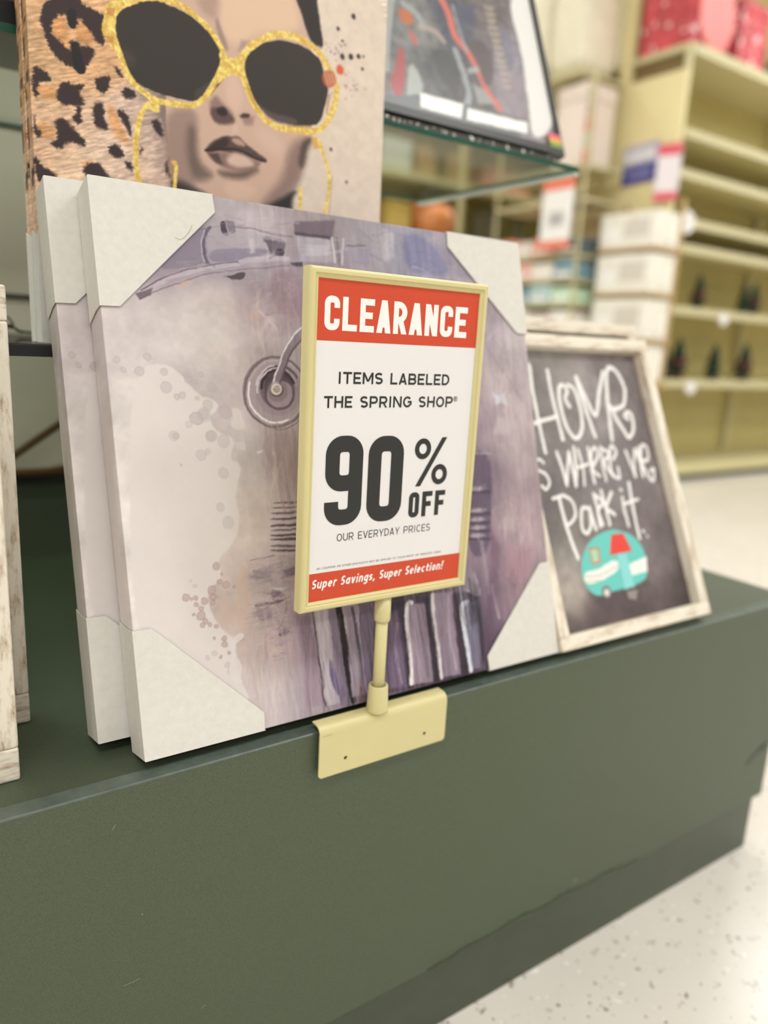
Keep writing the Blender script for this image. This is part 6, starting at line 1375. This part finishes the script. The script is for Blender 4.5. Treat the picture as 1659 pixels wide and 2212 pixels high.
st = thing('sticker_strip', 'narrow hanging strip of red and grey sample cards right of the pinkish carton', 'sample strip', (gx - .37, 2.85, 1.471))
box('strip', -.003, 0, -.035, .035, 0, .45, mat('beige_strip', (206, 192, 158), rough=.6), st)
for k, c_ in enumerate(((210, 84, 84), (184, 190, 166), (206, 84, 82), (178, 146, 130), (188, 184, 160))): box('card', -.008, -.0032, -.028, .028, .01 + k * .088, .075 + k * .088, mat('card%d' % k, c_, rough=.5), st)
ps = thing('price_card', 'tall white price card with orange-red head in front of the packet rack', 'price card', (gx - .44, 2.98, 1.03))
box('card', -.004, 0, -.13, .13, 0, .30, mat('price_card_white', (236, 232, 226), rough=.5), ps); box('header_band', -.006, -.0042, -.13, .13, .30, .40, mat('price_card_red', (226, 120, 92), rough=.5), ps); box('foot_band', -.006, -.0042, -.13, .13, -.05, .0, mat('price_card_red', (226, 120, 92)), ps)
box('figure', -.006, -.0042, -.06, .06, .09, .17, mat('price_grey', (176, 172, 170), rough=.5), ps)
# cream cushions piled on the upper left bay of the run
CUSH = mat('cream_cushion_cloth', (234, 226, 202), rough=.9, noise=(9, .06), bump=(60, .4))
def cushion(x, y, z, a, b_, c_, label):
    bm = bmesh.new(); bmesh.ops.create_cube(bm, size=1); bmesh.ops.subdivide_edges(bm, edges=bm.edges[:], cuts=6, use_grid_fill=True)
    for v in bm.verts:
        n_ = v.co.normalized() * .5; q = v.co.lerp(n_, .45); v.co = (q.x * a, q.y * b_, q.z * c_ + c_ * .41)
    o = from_bm('cushion', bm, CUSH, None, True); o.location = (x, y, z + .09 * c_); tag(o, label, 'cushion', 'cream cushions on the shelving')
    return o
for k, (y, z, a, b_, c_, lb) in enumerate(((3.12, 2.0101, .36, .30, .52, 'cream cushion standing nearest the post, left of the end panel'), (3.42, 2.0101, .38, .30, .60, 'cream cushion second from the post above the packet rack'), (3.75, 2.0101, .38, .34, .50, 'cream cushion partly behind the racing poster'))):
    cushion(gx - .2, y, z + .001, a, b_, c_, lb)
cushion(gx - .2, 3.25, 2.615, .36, .55, .26, 'flat cream cushion lying on top of the standing ones')

# second run of shelving seen under the glass shelf
g2x, g2y = 2.2, 4.45
g2 = thing('store_shelving', 'far cream shelving run seen through and under the glass shelf', 'shelving', (g2x, g2y, FLOOR))
OLV = mat('khaki_shelving_back', (172, 164, 112), rough=.6, noise=(4, .05))
def G2(name, x0, x1, y0, y1, z0, z1, m): return box(name, x0 - g2x, x1 - g2x, y0 - g2y, y1 - g2y, z0 - FLOOR, z1 - FLOOR, m, g2)
G2('centre_panel', 2.2, 9.0, 4.9, 4.93, FLOOR + .1, 2.7, OLV)
for z in (.35, .80, 1.18, 1.62, 2.08): G2('shelf', 2.2, 9.0, 4.47, 4.898, z - .02, z, CRM); G2('shelf_lip', 2.2, 9.0, 4.455, 4.4695, z - .045, z + .003, LIP)
for x in (2.2, 3.3, 4.4, 5.5, 6.6, 7.7): G2('upright', x, x + .045, 4.86, 4.898, FLOOR + .1, 2.7, YEL)
G2('base_deck', 2.2, 9.0, 4.45, 4.898, FLOOR + .03, FLOOR + .10, LIP)
WB2 = mat('tan_wood_board', (190, 160, 118), rough=.6, noise=(10, .06))
def slab(name, x0, x1, z0, z1, y, d, m, label, cat, hole=False):
    t = thing(name, label, cat, ((x0 + x1) / 2, y, z0), (-.06, 0, 0)); w_ = (x1 - x0) / 2; box('panel', -w_, w_, 0, d, 0, (z1 - z0) * .86, m, t, .012); box('handle', -w_ * .35, w_ * .35, .002, d - .002, (z1 - z0) * .861, z1 - z0, m, t, .006); return t
slab('wooden_board', 3.70, 3.90, 1.625, 1.90, 4.60, .02, WB2, 'tan wooden board seen below the glass shelf, left of two', 'board')
slab('wooden_board', 4.02, 4.27, 1.625, 1.92, 4.60, .02, WB2, 'tan wooden board seen below the glass shelf, right of two', 'board')
bm = bmesh.new(); lathe(bm, [(.09, 0), (.19, .06), (.225, .15), (.20, .24), (.12, .30), (.06, .31), (.055, .33)], 28); v_ = thing('round_vase', 'orange round vase with a dark neck above the canvas top edge', 'vase', (3.90, 4.66, 1.1805)); from_bm('bowl', bm, mat('orange_glaze', (216, 138, 84), rough=.35, noise=(5, .08)), v_, True)
bm = bmesh.new(); lathe(bm, [(.05, .331), (.09, .34), (.10, .39), (.05, .40)], 20); from_bm('neck', bm, mat('dark_glaze', (70, 62, 56), rough=.4), v_, True)
slab('grey_panel', 4.36, 4.68, 1.182, 1.50, 4.60, .03, mat('slate_grey_panel', (112, 110, 100), rough=.6, noise=(6, .08)), 'slate grey panel standing on the far shelf, beside the orange vase', 'panel')
slab('grey_panel', 4.80, 4.95, 1.182, 1.47, 4.60, .03, mat('slate_grey_panel', (112, 110, 100)), 'narrow slate grey panel standing left of the white price card', 'panel')
gift('pink_basket', 4.38, 4.86, 4.52, 4.80, 1.6205, 1.80, mat('dusty_pink_basket', (204, 150, 132), rough=.7, noise=(10, .1)), 'dusty pink lidded box on the far shelf behind the glass', 'box')
gift('teal_box', 3.32, 3.60, 4.52, 4.80, 1.6205, 1.86, mat('pale_grey_box', (196, 196, 184), rough=.6, noise=(10, .08)), 'pale grey box on the far shelf left of the wooden boards', 'box')
gift('ochre_box', 3.40, 3.62, 4.52, 4.80, 1.1808, 1.42, mat('ochre_box', (190, 164, 88), rough=.6, noise=(10, .08)), 'ochre box on the far shelf left of the orange vase', 'box')
for k in range(5):
    gift('storage_box', 5.1 + k * .55, 5.5 + k * .55, 4.52, 4.82, 1.6205, 1.86 + .03 * (k % 2), mat('storage_box_%d' % (k % 3), [(222, 214, 196), (190, 120, 100), (150, 168, 160)][k % 3], rough=.6), '%s storage box on the far upper shelf, %s of five' % (['cream', 'terracotta', 'sage', 'cream', 'terracotta'][k], ['first', 'second', 'third', 'fourth', 'last'][k]), 'box', group='storage boxes on the far shelf')
# small white label left lying on the display base
tag(box('paper_label', 1.075, 1.105, .165, .185, TOP, TOP + .0004, mat('paper_label_white', (222, 222, 214), rough=.6)), 'small white paper label stuck on the green base right of the chalkboard', 'label')
